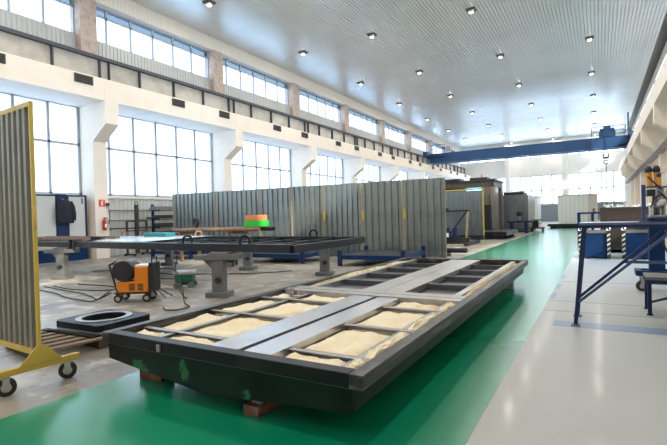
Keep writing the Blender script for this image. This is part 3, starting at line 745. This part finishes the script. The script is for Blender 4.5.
# ------------------------------------------------------------------ things along the left wall
for i, (y0, y1, lab) in enumerate(((8.3, 10.92, 'off white cabinet with blue frame left of the hanging jacket'), (11.32, 12.22, 'off white cabinet with blue edge right of the hanging jacket'))):
    t = thing('storage_cabinet', lab, 'cabinet', (-20.85, (y0 + y1) / 2, 0), 0, 'blue framed cabinets by the left wall'); d = (y1 - y0) / 2
    B().box(0, -d, 0, .5, d, .55).build('plinth', DKBLUE, t)
    B().box(0, -d, .55, .5, d, 2.94).build('body', OFFWHITE, t, bevel=.01)
    B().box(.50, -d, .55, .53, -d + .08, 2.94).box(.50, d - .08, .55, .53, d, 2.94).box(.5, -d, 2.87, .53, d, 2.94).build('blue_frame', BLUE, t)
    B().box(.50, -d + .1, .6, .515, d - .1, 2.85).build('door', OFFWHITE, t)
    if i: B().box(.515, d - .25, 2.55, .52, d - .16, 2.8).build('notice', STAND, t)
t = thing('blue_upright', 'wide blue upright panel between the two off white cabinets', 'panel', (-20.85, 11.12, 0))
B().box(0, -.19, 0, .54, .19, 2.96).build('panel_body', BLUE, t)
B().cyl((.54, 0, 2.72), (.60, 0, 2.74), .02, 8).build('coat_hook', STEEL, t)
t = thing('work_jacket', 'dark navy work jacket hanging on the blue upright between cabinets', 'jacket', (-20.13, 11.15, 1.68))
g = B(); n = 24
prof = [(0, .34, .10), (.15, .36, .12), (.45, .33, .13), (.75, .30, .13), (.92, .23, .12), (1.02, .12, .08), (1.06, .05, .05)]
vs = [(math.cos(2 * math.pi * i / n) * d * (1 + .18 * math.sin(5 * 2 * math.pi * i / n + z * 3)), math.sin(2 * math.pi * i / n) * w * (1 + .05 * math.sin(7 * 2 * math.pi * i / n)), z) for z, w, d in prof for i in range(n)]
g.add(vs, [(k * n + i, k * n + (i + 1) % n, (k + 1) * n + (i + 1) % n, (k + 1) * n + i) for k in range(len(prof) - 1) for i in range(n)] + [tuple(range(n))[::-1], tuple(range((len(prof) - 1) * n, len(prof) * n))])
g.build('jacket_body', NAVY, t, smooth=True)
for s in (-1, 1): B().tube([(.03, s * .20, .95), (.05, s * .30, .72), (.06, s * .34, .40), (.06, s * .33, .12)], .08, 12).build('sleeve', NAVY, t, smooth=True)
# extinguisher and sign on the first column
t = thing('fire_extinguisher', 'red fire extinguisher on the first column behind the raised frame', 'extinguisher', (-19.88, 12.78, 1.30))
B().lathe((0, 0, 0), (0, 0, 1), [(.07, 0), (.085, .02), (.085, .42), (.07, .48), (.03, .52), (.03, .55)], 24).build('cylinder', REDP, t, smooth=True)
B().box(-.02, -.05, .55, .03, .1, .60).build('valve', BLACKPL, t)
B().tube([(0, .06, .57), (.03, .15, .5), (.06, .13, .3), (.06, .10, .12)], .014).build('hose', RUBBER, t)
B().box(.078, -.04, .14, .09, .04, .30).build('paper_label', WHITES, t)
B().box(-.115, -.03, .2, -.08, .03, .3).build('bracket', STEEL, t)
t = thing('extinguisher_sign', 'small red and white extinguisher sign high on the first column', 'sign', (-19.995, 12.75, 2.42))
B().box(0, -.16, 0, .012, .16, .32).build('sign_plate', ORSIGN, t)
B().box(.0125, -.03, .05, .016, .03, .2).box(.0125, -.02, .2, .016, .02, .25).box(.0125, -.02, .24, .016, .07, .265).build('sign_symbol', WHITES, t)
t = thing('control_cable', 'black gadget and cable hung on the first column beside the sign', 'cable', (-19.99, 13.0, 1.6))
B().box(0, -.06, .85, .1, .06, .98).build('socket_box', BLACKPL, t)
B().tube([(.05, 0, .88), (.08, .05, .6), (.06, .08, .2), (.06, .02, .0)], .015).build('lead', RUBBER, t)
# pipes along the wall and the bar rack
for i, (z, m) in enumerate(((2.25, STAND), (1.75, STAND), (1.35, DARKBEAM))):
    o = B().cyl((0, 13.1, 0), (0, 20.2, 0), .035, 10).build('wall_pipe', m, None, (-20.70, 0, z)); tag(o, 'thin horizontal pipe along the grey wall, %s of three' % ('top', 'middle', 'bottom')[i], 'pipe', 'pipes along the grey wall')
t = thing('bar_rack', 'dark blue rack holding steel bars by the wall left of the corrugated screens', 'rack', (-19.9, 15.6, 0))
for y in (0, 1.5, 3.0):
    u = B().box(-.25, y - .05, 0, -.15, y + .05, 2.55).build('upright', DKBLUE, t)
    for z in (.4, .85, 1.3, 1.75, 2.2): B().box(-.15, y - .04, z, .35, y + .04, z + .05).build('arm', DKBLUE, u)
rg = random.Random(3)
for k, z in enumerate((.45, .9, 1.35, 1.8, 2.25)):
    for j in range(4):
        x = -19.97 + j * .125; w = rg.choice((.08, .1, .11)); h_ = rg.choice((.08, .12, .18, .22)); y0 = 15.0 + rg.random() * .8
        o = B().box(-w / 2, 0, 0, w / 2, 3.6 + rg.random() * .6, h_).build('steel_bar', rg.choice((DARKBEAM, DARKBEAM, STAND, BLACKPL)), None, (x, y0, z + .001))
        tag(o, 'steel rack bar, %s from the aisle, %s tier from the floor' % (ORD[3 - j], ORD[k]), 'steel bar', 'bars on the wall rack')
t = thing('hand_stacker', 'dark hand stacker with tall mast against the grey wall', 'stacker', (-19.7, 14.35, 0))
B().box(-.06, -.08, .1, .06, .08, 2.5).build('mast', BLACKPL, t)
B().torus((0, 0, 2.55), (1, 0, 0), .09, .02, 16, 8).build('mast_eye', BLACKPL, t)
g = B()
for y in (-.55, .55): g.box(-.04, y - .04, .1, .04, y + .04, 1.7)
for z in (.7, 1.2, 1.66): g.box(-.03, -.55, z, .03, .55, z + .05)
g.build('guard_frame', BLACKPL, t)
for q in (-.55, .4): B().box(-.3, q, .06, .5, q + .15, .12).build('fork', BLACKPL, t)
for y in (-.48, .48):
    for x in (-.25, .42): B().cyl((x, y - .04, .06), (x, y + .04, .06), .06, 12).build('wheel', RUBBER, t)

# ------------------------------------------------------------------ middle background, beyond the fence
t = thing('yellow_edged_screen', 'corrugated screen with yellow edging beyond the end of the fence', 'screen', (-8.4, 26.0, 0), R(1))
B().corr(.06, 2.78, .2, 2.9, -.02, .2, .05, .012).build('corrugated_sheet', SCRN, t)
B().box(0, -.04, 0, .06, .05, 3.0).build('post', RUSTPOST, t); B().box(2.78, -.04, 0, 2.84, .05, 3.0).build('post', YELLOW, t)
B().box(.06, -.03, 2.92, 2.78, .03, 3.0).build('top_rail', YELLOW, t); B().box(.06, -.03, .12, 2.78, .03, .2).build('bottom_rail', YELLOW, t)
t = thing('trestle_frame', 'dark braced trestle standing in front of the yellow edged screen', 'trestle', (-7.0, 24.4, 0), R(2))
for x in (-1.1, .95): B().bar((x - .12, 0, .0), (x, 0, 1.75), .10, .1).build('leg', RUSTPOST, t)
B().bar((-.25, 0, .42), (-.6, 0, 1.78), .08, .08).build('leg', BLACKPL, t)
B().box(-1.2, -.06, 1.72, 1.05, .06, 1.8).build('top_bar', BLACKPL, t)
B().bar((-.1, .04, .42), (.9, .04, 1.75), .07, .07).build('brace', BLACKPL, t)
B().bar((-.9, .06, 1.72), (.45, .06, .42), .05, .05).build('brace', STAND, t)
B().box(-.8, -.16, 1.76, -.1, .16, 1.92).build('clamp_head', BLACKPL, t)
B().box(-1.25, -.3, .0, 1.2, .3, .12).build('base', DARKBEAM, t)
t = thing('dark_low_platform', 'low dark steel platform on the floor in front of the tall booth', 'platform', (0, 0, 0))
B().box(-9.2, 28.2, .22, -4.75, 32.6, .46).build('deck', DARKBEAM, t)
for y in (28.4, 30.2, 32.3): B().box(-9.0, y, 0, -5.0, y + .15, .22).build('bearer', BLACKPL, t)
t = thing('low_dark_beam_frame', 'long low dark frame behind the black pipe at the fence end', 'steel frame', (0, 0, 0))
B().box(-9.0, 22.6, .18, -5.55, 22.8, .42).build('long_beam', DARKBEAM, t)
B().box(-9.0, 24.9, .18, -5.35, 25.1, .42).build('long_beam', DARKBEAM, t)
for x in (-8.6, -5.8): B().box(x, 22.5, 0, x + .2, 25.2, .18).build('cross_bearer', BLACKPL, t)
for x in (-6.72, -6.35): B().box(x, 22.5, .42, x + .2, 22.7, .92).build('blue_stop', BLUE, t)
B().box(-6.70, 22.49, .45, -6.54, 22.5, .65).build('paper_label', WHITES, t)
o = B().cyl((0, 0, 0), (.75, 0, 0), .09, 16).build('black_pipe', RUBBER, None, (-5.05, 17.1, .22), R(4), smooth=True)
tag(o, 'short thick black pipe sticking out at the foot of the fence end', 'pipe')
o = B().box(-.06, -.1, 0, .06, .1, .31).build('pipe_rest', STAND, None, (-4.98, 17.1, 0)); o.scale = (1, 1, .42); tag(o, 'small grey rest under the short black pipe', 'rest')
# tall booth
t = thing('tall_booth', 'tall dark steel booth with grey columns and roof units beyond the fence', 'booth', (0, 33, 0))
bx0, bx1, bd = -12.0, -6.32, 3.4
B().box(bx0, 0, 3.45, bx1, bd, 3.85).build('roof_box', BOOTH, t)
B().box(bx0 - .08, -.08, 3.85, bx1 + .08, bd + .08, 3.97).build('roof_edge', BLACKPL, t)
B().box(bx1 - .85, 0, 2.2, bx1 - .2, .3, 3.45).build('front_panel', mat('tan_panel', (.20, .15, .115), .55, .2), t)
B().box(bx1 - .2, 0, 0, bx1, .3, 3.45).build('corner_post', BOOTHC, t)
B().box(bx1 - .85, .1, 0, bx1 - .2, .3, 2.2).build('lower_panel', BLACKPL, t)
B().box(bx1 - .26, .3, 0, bx1 + .02, 1.5, 3.45).build('side_column', BOOTHC, t)
B().box(bx1 - .26, 2.7, 0, bx1 + .02, bd, 3.45).build('side_column', BOOTHC, t)
B().box(bx1 - .4, 1.5, 0, bx1 - .3, 2.7, 3.45).build('dark_opening_sheet', BLACKPL, t)  # black sheet paints the dark opening between the side columns
B().box(bx0, 0, 0, bx0 + .4, bd, 3.45).build('side_wall', BOOTH, t)
B().box(bx0 + .4, 2.2, 0, bx1 - .85, 2.4, 3.45).build('dark_interior_sheet', BLACKPL, t)  # black sheet paints the darkness inside the booth
B().box(-8.7, 2.0, 2.95, -7.35, 2.19, 3.4).build('window_glow_panel', CYAN, t)  # glowing box imitates the blue window light seen through the opening
for x in (-11.4, -9.9, -8.0): B().box(x, .1, 3.975, x + 1.2, 1.2, 4.15).build('roof_unit', BLACKPL, t)
B().cyl((-7.2, .3, 3.97), (-7.2, .3, 4.35), .04, 8).build('red_beacon', REDP, t)
t = thing('steel_ladder', 'dark upright ladder leaning at the booth entrance', 'ladder', (-6.75, 32.4, .46))
B().box(-.25, 0, 0, -.2, .06, 2.4).build('stile', BLACKPL, t); B().box(.2, 0, 0, .25, .06, 2.4).build('stile', BLACKPL, t)
for k in range(8): B().box(-.2, .01, .2 + k * .28, .2, .05, .235 + k * .28).build('rung', BLACKPL, t)
# corrugated container
t = thing('corrugated_container', 'grey corrugated container with a dark roof unit behind the blue bench', 'container', (0, 38.6, 0))
B().corr(-6.9, -4.85, .12, 3.0, 0, .26, .06, .02).build('front_sheet', SCRN, t)
B().box(-6.9, .08, .12, -4.87, 4.5, 2.98).build('body', SCRN, t)
B().box(-6.7, .3, 3.0, -5.2, 2.3, 3.22).build('roof_unit', BLACKPL, t)
B().box(-6.9, .0, 0, -4.85, 4.5, .12).build('base', DARKBEAM, t)
# blue bench with drill
t = thing('blue_bench', 'blue steel bench on the green floor in front of the corrugated container', 'bench', (-5.28, 36.9, 0))
B().box(-.85, -.4, .82, .95, .4, .92).build('bench_top', DKBLUE, t)
for x in (-.55, .5): B().box(x - .1, -.32, 0, x + .1, .32, .82).build('pedestal', BLUE, t)
B().box(-.45, -.03, .25, .4, .03, .33).build('stretcher', BLUE, t)
t = thing('bench_drill', 'small dark bench drill standing on the blue bench', 'drill', (-5.25, 36.9, .92))
B().cyl((0, 0, 0), (0, 0, .04), .2, 18).build('base', BLACKPL, t)
B().cyl((0, .08, .04), (0, .08, .75), .05, 12).build('column', STEEL, t)
B().lathe((0, 0, .35), (0, 0, 1), [(.08, 0), (.22, .1), (.24, .3), (.14, .42), (.08, .5)], 20).build('head', BLACKPL, t, smooth=True)
B().cyl((0, 0, .87), (0, 0, 1.12), .09, 14).build('motor_cap', mat('brownish_cap', (.3, .14, .1), .5), t)
t = thing('grey_trolley', 'low dark trolley loaded beside the blue bench on the green floor', 'trolley', (-4.3, 39.5, 0))
B().box(-.5, -.5, .25, .5, .5, .35).build('deck', BLACKPL, t)
B().box(-.35, -.4, .35, .1, .3, .9).build('dark_load', DARKBEAM, t); B().box(-.45, -.45, .9, .4, .1, 1.0).build('tray', STAND, t)
for x in (-.4, .4):
    for y in (-.4, .4): B().cyl((x - .04, y, .125), (x + .04, y, .125), .125, 14).build('wheel', RUBBER, t)
# white containers near the rear
def whitebox(name, loc, rz, w, d, h, lab, slope=.25):
    t = thing(name, lab, 'container', loc, rz)
    B().box(0, 0, .15, w, d, h).build('body', WHITEP, t)
    g = B(); n = int(w / .5)
    for i in range(1, n): g.box(w * i / n - .015, -.02, .15, w * i / n + .015, 0, h)
    g.build('panel_seam', mat('pale_seam', (.5, .5, .48), .5), t)
    B().prism([(-.08, h), (w + .08, h), (w + .08, h + .12), (-.08, h + .12)], 'y', -.08, d + .08).build('roof_edge', mat('tan_edge', (.45, .36, .28), .6), t)
    B().box(0, 0, 0, w, d, .15).build('base', STAND, t)
    return t
t = whitebox('white_panel_booth', (-4.4, 62.0, 0), R(-22), 3.5, 2.6, 3.4, 'large white panelled booth near the rear wall, right of the grey rear sheet')
B().box(3.505, 1.2, 1.2, 3.55, 1.8, 1.8).build('wall_fan', STAND, t)
whitebox('white_container', (-9.1, 60.5, 0), 0, 2.55, 4.0, 3.4, 'white container between the corrugated container and the rear windows')
t = thing('dark_floor_module', 'low dark slab module on the floor in front of the white panelled booth', 'slab', (0, 0, 0))
B().box(-4.2, 46.5, .18, -.4, 52, .42).build('deck', DARKBEAM, t); B().box(-4.0, 46.8, 0, -.6, 51.7, .18).build('bearer', BLACKPL, t)
t = thing('dark_blue_cage', 'dark blue open metal cage behind the near blue skip', 'cage', (-.3, 26, 0))
for x in (-.6, 0, .6):
    for y in (-.4, .4): B().box(x - .06, y - .06, 0, x + .06, y + .06, 1.5).build('post', DKBLUE, t)
for z in (.3, .9, 1.42):
    for y in (-.4, .4): B().box(-.6, y - .04, z, .6, y + .04, z + .08).build('rail', DKBLUE, t)

# ------------------------------------------------------------------ right side: skips, bin, work stand
def skip(x0, x1, lab):
    t = thing('blue_skip', lab, 'skip', (0, 17.2, 0), 0, 'blue skips behind the work stand')
    B().prism([(0, .03), (.9, .03), (1.15, .86), (0, .86)], 'x', x0, x1).build('skip_body', DKBLUE, t, bevel=.01)
    B().box(x0 - .02, -.04, .84, x1 + .02, 0, .9).box(x0 - .02, 1.12, .84, x1 + .02, 1.17, .9).build('rim', STAND, t)
    for xa in (x0 - .10, x1):
        p = B().box(xa, -.06, .02, xa + .10, .04, .92).build('corner_post', HAZY, t)
        g = B()
        for k in range(5):
            z = .12 + k * .15; g.prism([(xa + .005, z), (xa + .095, z + .06), (xa + .095, z + .12), (xa + .005, z + .06)], 'y', -.066, -.061)
        g.build('hazard_stripes', HAZW, p)
        B().torus((xa + .05, -.03, .97), (0, 1, 0), .05, .018, 14, 6).build('lifting_eye', STEEL, p)
    for xa in (x0 + .1, x1 - .2): B().box(xa, 0, 0, xa + .1, .9, .03).build('runner', BLACKPL, t)
    return t
skip(-.52, .19, 'blue skip with hazard striped corners seen through the slanted leg of the work stand')
skip(.70, 1.50, 'blue skip with hazard striped corners behind the brace of the work stand')
t = thing('brown_bin', 'large dark brown steel bin filled with scrap behind the blue skips', 'bin', (0, 19.6, 0))
B().box(.02, 0, .06, 1.95, .06, 1.64).box(.02, 1.9, .06, 1.95, 1.96, 1.64).box(.02, .06, .06, .08, 1.9, 1.64).box(1.89, .06, .06, 1.95, 1.9, 1.64).box(.02, 0, .06, 1.95, 1.96, .12).build('bin_body', BROWNBIN, t)
B().box(.0, -.02, 1.6, 1.97, .0, 1.68).build('bin_rim', BROWNBIN, t)
for x in (.2, 1.6): B().box(x, 0.1, 0, x + .2, 1.8, .06).build('runner', BLACKPL, t)
g = B(); rg = random.Random(5)
for k in range(150):
    c = Vector((rg.uniform(.2, 1.75), 19.6 + rg.uniform(.15, 1.8), 1.55 + rg.random() * .22)); d = Vector((rg.uniform(-1, 1), rg.uniform(-1, 1), rg.uniform(-.3, .5))).normalized()
    L = rg.uniform(.08, .28); a = c - d * L / 2; b = c + d * L / 2
    a.x = min(max(a.x, .12), 1.85); b.x = min(max(b.x, .12), 1.85); a.y = min(max(a.y, 19.7), 21.45); b.y = min(max(b.y, 19.7), 21.45)
    g.bar(a, b, rg.uniform(.02, .1), rg.uniform(.008, .03))
g.box(.1, 19.7, 1.35, 1.87, 21.45, 1.56)
tag(g.build('metal_scrap', SILVER), 'heap of pale metal offcuts filling the brown bin', 'scrap', None, 'stuff')

t = thing('work_stand', 'blue steel work stand with slanted leg and long diagonal brace', 'work stand', (0, 0, 0))
YS = 7.14
B().box(-.25, YS - .05, 1.395, 2.4, YS + .65, 1.425).build('deck', mat('blue_deck', (.10, .14, .26), .35, .3), t)
B().box(-.25, YS - .06, 1.355, 2.4, YS - .0, 1.395).box(-.25, YS + .6, 1.355, 2.4, YS + .66, 1.395).build('deck_rail', BLUE, t)
for yy in (YS - .03, YS + .63):
    B().bar((-.19, yy, 1.36), (-.315, yy, .02), .05, .055, (0, 1, 0)).build('slanted_leg', BLUE, t, bevel=.004)
    B().box(-.37, yy - .06, 0, -.26, yy + .06, .02).build('foot_plate', STAND, t)
    B().box(2.3, yy - .04, 0, 2.38, yy + .04, 1.35).build('upright_leg', BLUE, t)
B().bar((-.265, YS - .04, .40), (.74, YS - .04, 1.36), .035, .032, (0, 1, 0)).build('brace', BLUE, t)
B().bar((-.27, YS - .045, .335), (.84, YS - .045, 1.355), .035, .03, (0, 1, 0)).build('brace', WORNBLUE, t)
B().box(.27, YS - .045, .885, 2.3, YS - .015, .92).build('crossbar', WORNBLUE, t)
B().box(.475, YS - .035, 1.425, .52, YS + .02, 1.91).box(.44, YS - .05, 1.425, .56, YS + .04, 1.44).build('guard_post', WORNBLUE, t, bevel=.004)
B().box(.53, YS - .02, 1.425, 2.3, YS + .02, 1.47).build('toe_board', BLUE, t)

# wheeled column lift behind the stand
t = thing('wheeled_column_lift', 'blue wheeled column lift behind the work stand carrying the grey machine', 'lift', (.95, 10.75, 0))
B().box(-.10, -.09, .30, .12, .12, 1.34).build('column', DKBLUE, t, bevel=.008)
B().box(-.135, -.10, .30, -.105, .10, 1.34).build('column_rail', BLUE, t)
B().box(-.36, -.22, .30, 1.2, -.10, .40).box(-.36, .16, .30, 1.2, .28, .40).box(-.36, -.1, .30, -.26, .16, .40).build('base_frame', DKBLUE, t)
B().box(-.14, -.3, 1.34, 1.2, .4, 1.42).build('table_plate', BLUE, t)
caster(t, -.28, -.16, .30, .10, R(15)); caster(t, -.22, .22, .30, .10, R(30)); caster(t, 1.1, -.16, .30, .10); caster(t, 1.1, .22, .30, .10)
g = B()
for k in range(4):
    pts = [(.3 + .12 * k + .22 * math.cos(a / 8 * math.pi), -.24 - .015 * k, .98 + (.30 - .03 * k) * math.sin(a / 8 * math.pi)) for a in range(17)]
    g.tube(pts, .018, 8)
g.build('hose_loops', RUBBER, t, smooth=True)
# grey machine on the lift
t = thing('grey_machine', 'grey machine head of rods and housings on the blue lift table', 'machine', (.95, 10.75, 1.42))
B().box(-.12, -.22, .0, 1.1, .3, .05).build('bed', GREYM, t, bevel=.01)
B().box(-.12, -.2, .05, -.06, .0, .24).box(-.125, -.21, .12, -.055, -.2, .16).build('switch_box', OFFWHITE, t, bevel=.005)
B().box(-.15, -.1, .42, -.01, .2, .55).build('dark_cover', BLACKPL, t, bevel=.012)
B().box(-.15, -.05, .585, .27, .36, .625).build('top_shelf', STAND, t)
B().box(.02, -.05, .05, .12, .2, .585).build('housing', GREYM, t, bevel=.012)
B().box(-.05, .0, .05, .02, .2, .42).build('back_housing', STAND, t, bevel=.01)
B().bar((.0, -.14, .20), (.20, -.14, .56), .05, .06).build('swing_arm', STEEL, t)
B().cyl((.0, -.20, .24), (.16, -.20, .32), .05, 14).cyl((.15, -.2, .315), (.19, -.2, .335), .03, 12).build('motor', SILVER, t, smooth=True)
B().lathe((.07, -.26, .29), (0, 1, 0), [(.02, 0), (.055, .01), (.055, .05), (.02, .06)], 18).build('hand_wheel', SILVER, t, smooth=True)
for x, h_ in ((.05, .18), (.12, .26), (.19, .40), (.24, .33)): B().cyl((x, -.19, .05), (x, -.19, h_), .014, 10).build('rod', STEEL, t)
B().box(.20, -.12, .05, .40, .2, .30).build('lower_housing', STAND, t, bevel=.012)
B().box(.21, -.12, .30, .32, .15, .66).build('upright_housing', GREYM, t, bevel=.012)
B().box(.22, -.12, .66, .40, .15, .95).build('upper_housing', mat('slate_paint', (.10, .115, .14), .5, .2), t, bevel=.012)
B().box(.40, -.2, .05, 1.1, .3, .95).build('cabinet', DKBLUE, t, bevel=.02)
B().bar((-.13, -.05, .80), (.08, -.10, .54), .028, .028).build('lever', BLACKPL, t)
B().box(.085, -.12, .60, .18, -.06, .84).build('white_cover', WHITES, t)
B().tube([(-.10, -.2, .2), (-.05, -.26, .38), (.06, -.24, .44), (.16, -.22, .36), (.22, -.22, .12)], .012).build('hose', RUBBER, t, smooth=True)
B().tube([(.02, -.2, .5), (.1, -.26, .42), (.2, -.24, .2), (.3, -.22, .1)], .010).build('hose', RUBBER, t, smooth=True)

# amber cylinders
t = thing('amber_signal_drum', 'tall amber cylinder with black domed cap above the grey machine, leftmost of three', 'drum', (.855, 10.98, 2.045), 0, 'amber cylinders above the grey machine')
B().cyl((.02, 0, .0), (0, 0, .30), .054, 24).build('amber_body', AMBER, t, smooth=True)
B().lathe((0, 0, .30), (0, 0, 1), [(.058, -.03), (.066, 0), (.066, .04), (.05, .085), (.02, .105)], 24).build('domed_cap', mat('navy_cap', (.012, .018, .035), .4), t, smooth=True)
dup(t, (.99, 11.0, 2.045), 0, 'tall amber cylinder with black domed cap above the grey machine, middle of three')
o = dup(t, (1.03, 10.80, 2.045), 0, 'short amber cylinder with black domed cap above the grey machine, rightmost of three'); o.scale = (1, 1, .6)

# low blue bench in front right
t = thing('low_bench', 'low blue bench with grey top at the right edge of the grey floor', 'bench', (.585, 8.2, 0))
B().box(0, 0, .53, 1.6, .6, .575).build('bench_top', STAND, t, bevel=.005)
B().box(0, 0, .47, 1.6, .05, .53).box(0, .55, .47, 1.6, .6, .53).build('apron', BLUE, t)
for x in (.04, 1.52):
    for y in (.03, .55): B().box(x - .025, y - .025, 0, x + .025, y + .025, .47).build('leg', BLUE, t); B().box(x - .04, y - .04, 0, x + .04, y + .04, .015).build('foot_plate', BLUE, t)
B().bar((.06, .03, .20), (.8, .03, .46), .03, .04, (0, 1, 0)).build('brace', BLUE, t)

# ------------------------------------------------------------------ light
w = bpy.data.worlds.new('sky'); scene.world = w; w.use_nodes = True
nt = w.node_tree; bg = nt.nodes['Background']
tc = nt.nodes.new('ShaderNodeTexCoord'); sx = nt.nodes.new('ShaderNodeSeparateXYZ'); nt.links.new(tc.outputs['Generated'], sx.inputs[0])
mr = nt.nodes.new('ShaderNodeMapRange'); mr.inputs['From Min'].default_value = 0; mr.inputs['From Max'].default_value = .7
nt.links.new(sx.outputs['Z'], mr.inputs['Value'])
mx = nt.nodes.new('ShaderNodeMix'); mx.data_type = 'RGBA'; nt.links.new(mr.outputs['Result'], mx.inputs[0])
mx.inputs[6].default_value = (.78, .89, 1, 1); mx.inputs[7].default_value = (.46, .69, 1, 1)
nt.links.new(mx.outputs[2], bg.inputs['Color']); # the sky is brighter on the sun's side of the hall
ms = nt.nodes.new('ShaderNodeMapRange'); ms.inputs['From Min'].default_value = -.1; ms.inputs['From Max'].default_value = .9
ms.inputs['To Min'].default_value = 2.5; ms.inputs['To Max'].default_value = 9.5
nt.links.new(sx.outputs['X'], ms.inputs['Value']); nt.links.new(ms.outputs['Result'], bg.inputs['Strength'])
def portal(loc, rot, sx_, sy_):
    l = bpy.data.lights.new('daylight_portal', 'AREA'); l.shape = 'RECTANGLE'; l.size = sx_; l.size_y = sy_; l.cycles.is_portal = True
    o = bpy.data.objects.new('daylight_portal', l); col.objects.link(o); o.location = loc; o.rotation_euler = rot
ym, yl = (Y0 + Y1) / 2, Y1 - Y0
portal((-21.45, ym, 5.1), (0, R(-90), 0), 4.3, yl)
portal((-21.45, ym, 11.4), (0, R(-90), 0), 1.9, yl)
portal((XRf(-21.45), ym, 11.4), (0, R(90), 0), 1.9, yl)
portal((XRf(-21.45), C0 + P / 2, 5.1), (0, R(90), 0), 4.3, P)
portal((-9, Y1 + .6, 5.05), (R(-90), 0, 0), 26, 4.9)
portal((-9, Y1 + .6, 11.2), (R(-90), 0, 0), 26, 2.2)
s = bpy.data.lights.new('sun', 'SUN'); s.energy = 5; s.angle = R(.6); s.color = (1, .86, .68)
so = bpy.data.objects.new('sun', s); col.objects.link(so)
d = Vector((-1.63, .85, -1.0)); so.rotation_euler = d.to_track_quat('-Z', 'Y').to_euler()

vs_ = scene.view_settings; vs_.view_transform = 'Standard'; vs_.look = 'None'; vs_.gamma = 1; vs_.exposure = 0.75
scene.cycles.max_bounces = 10; scene.cycles.diffuse_bounces = 6; scene.cycles.use_denoising = True
scene.cycles.caustics_reflective = False; scene.cycles.caustics_refractive = False; scene.cycles.sample_clamp_indirect = 6
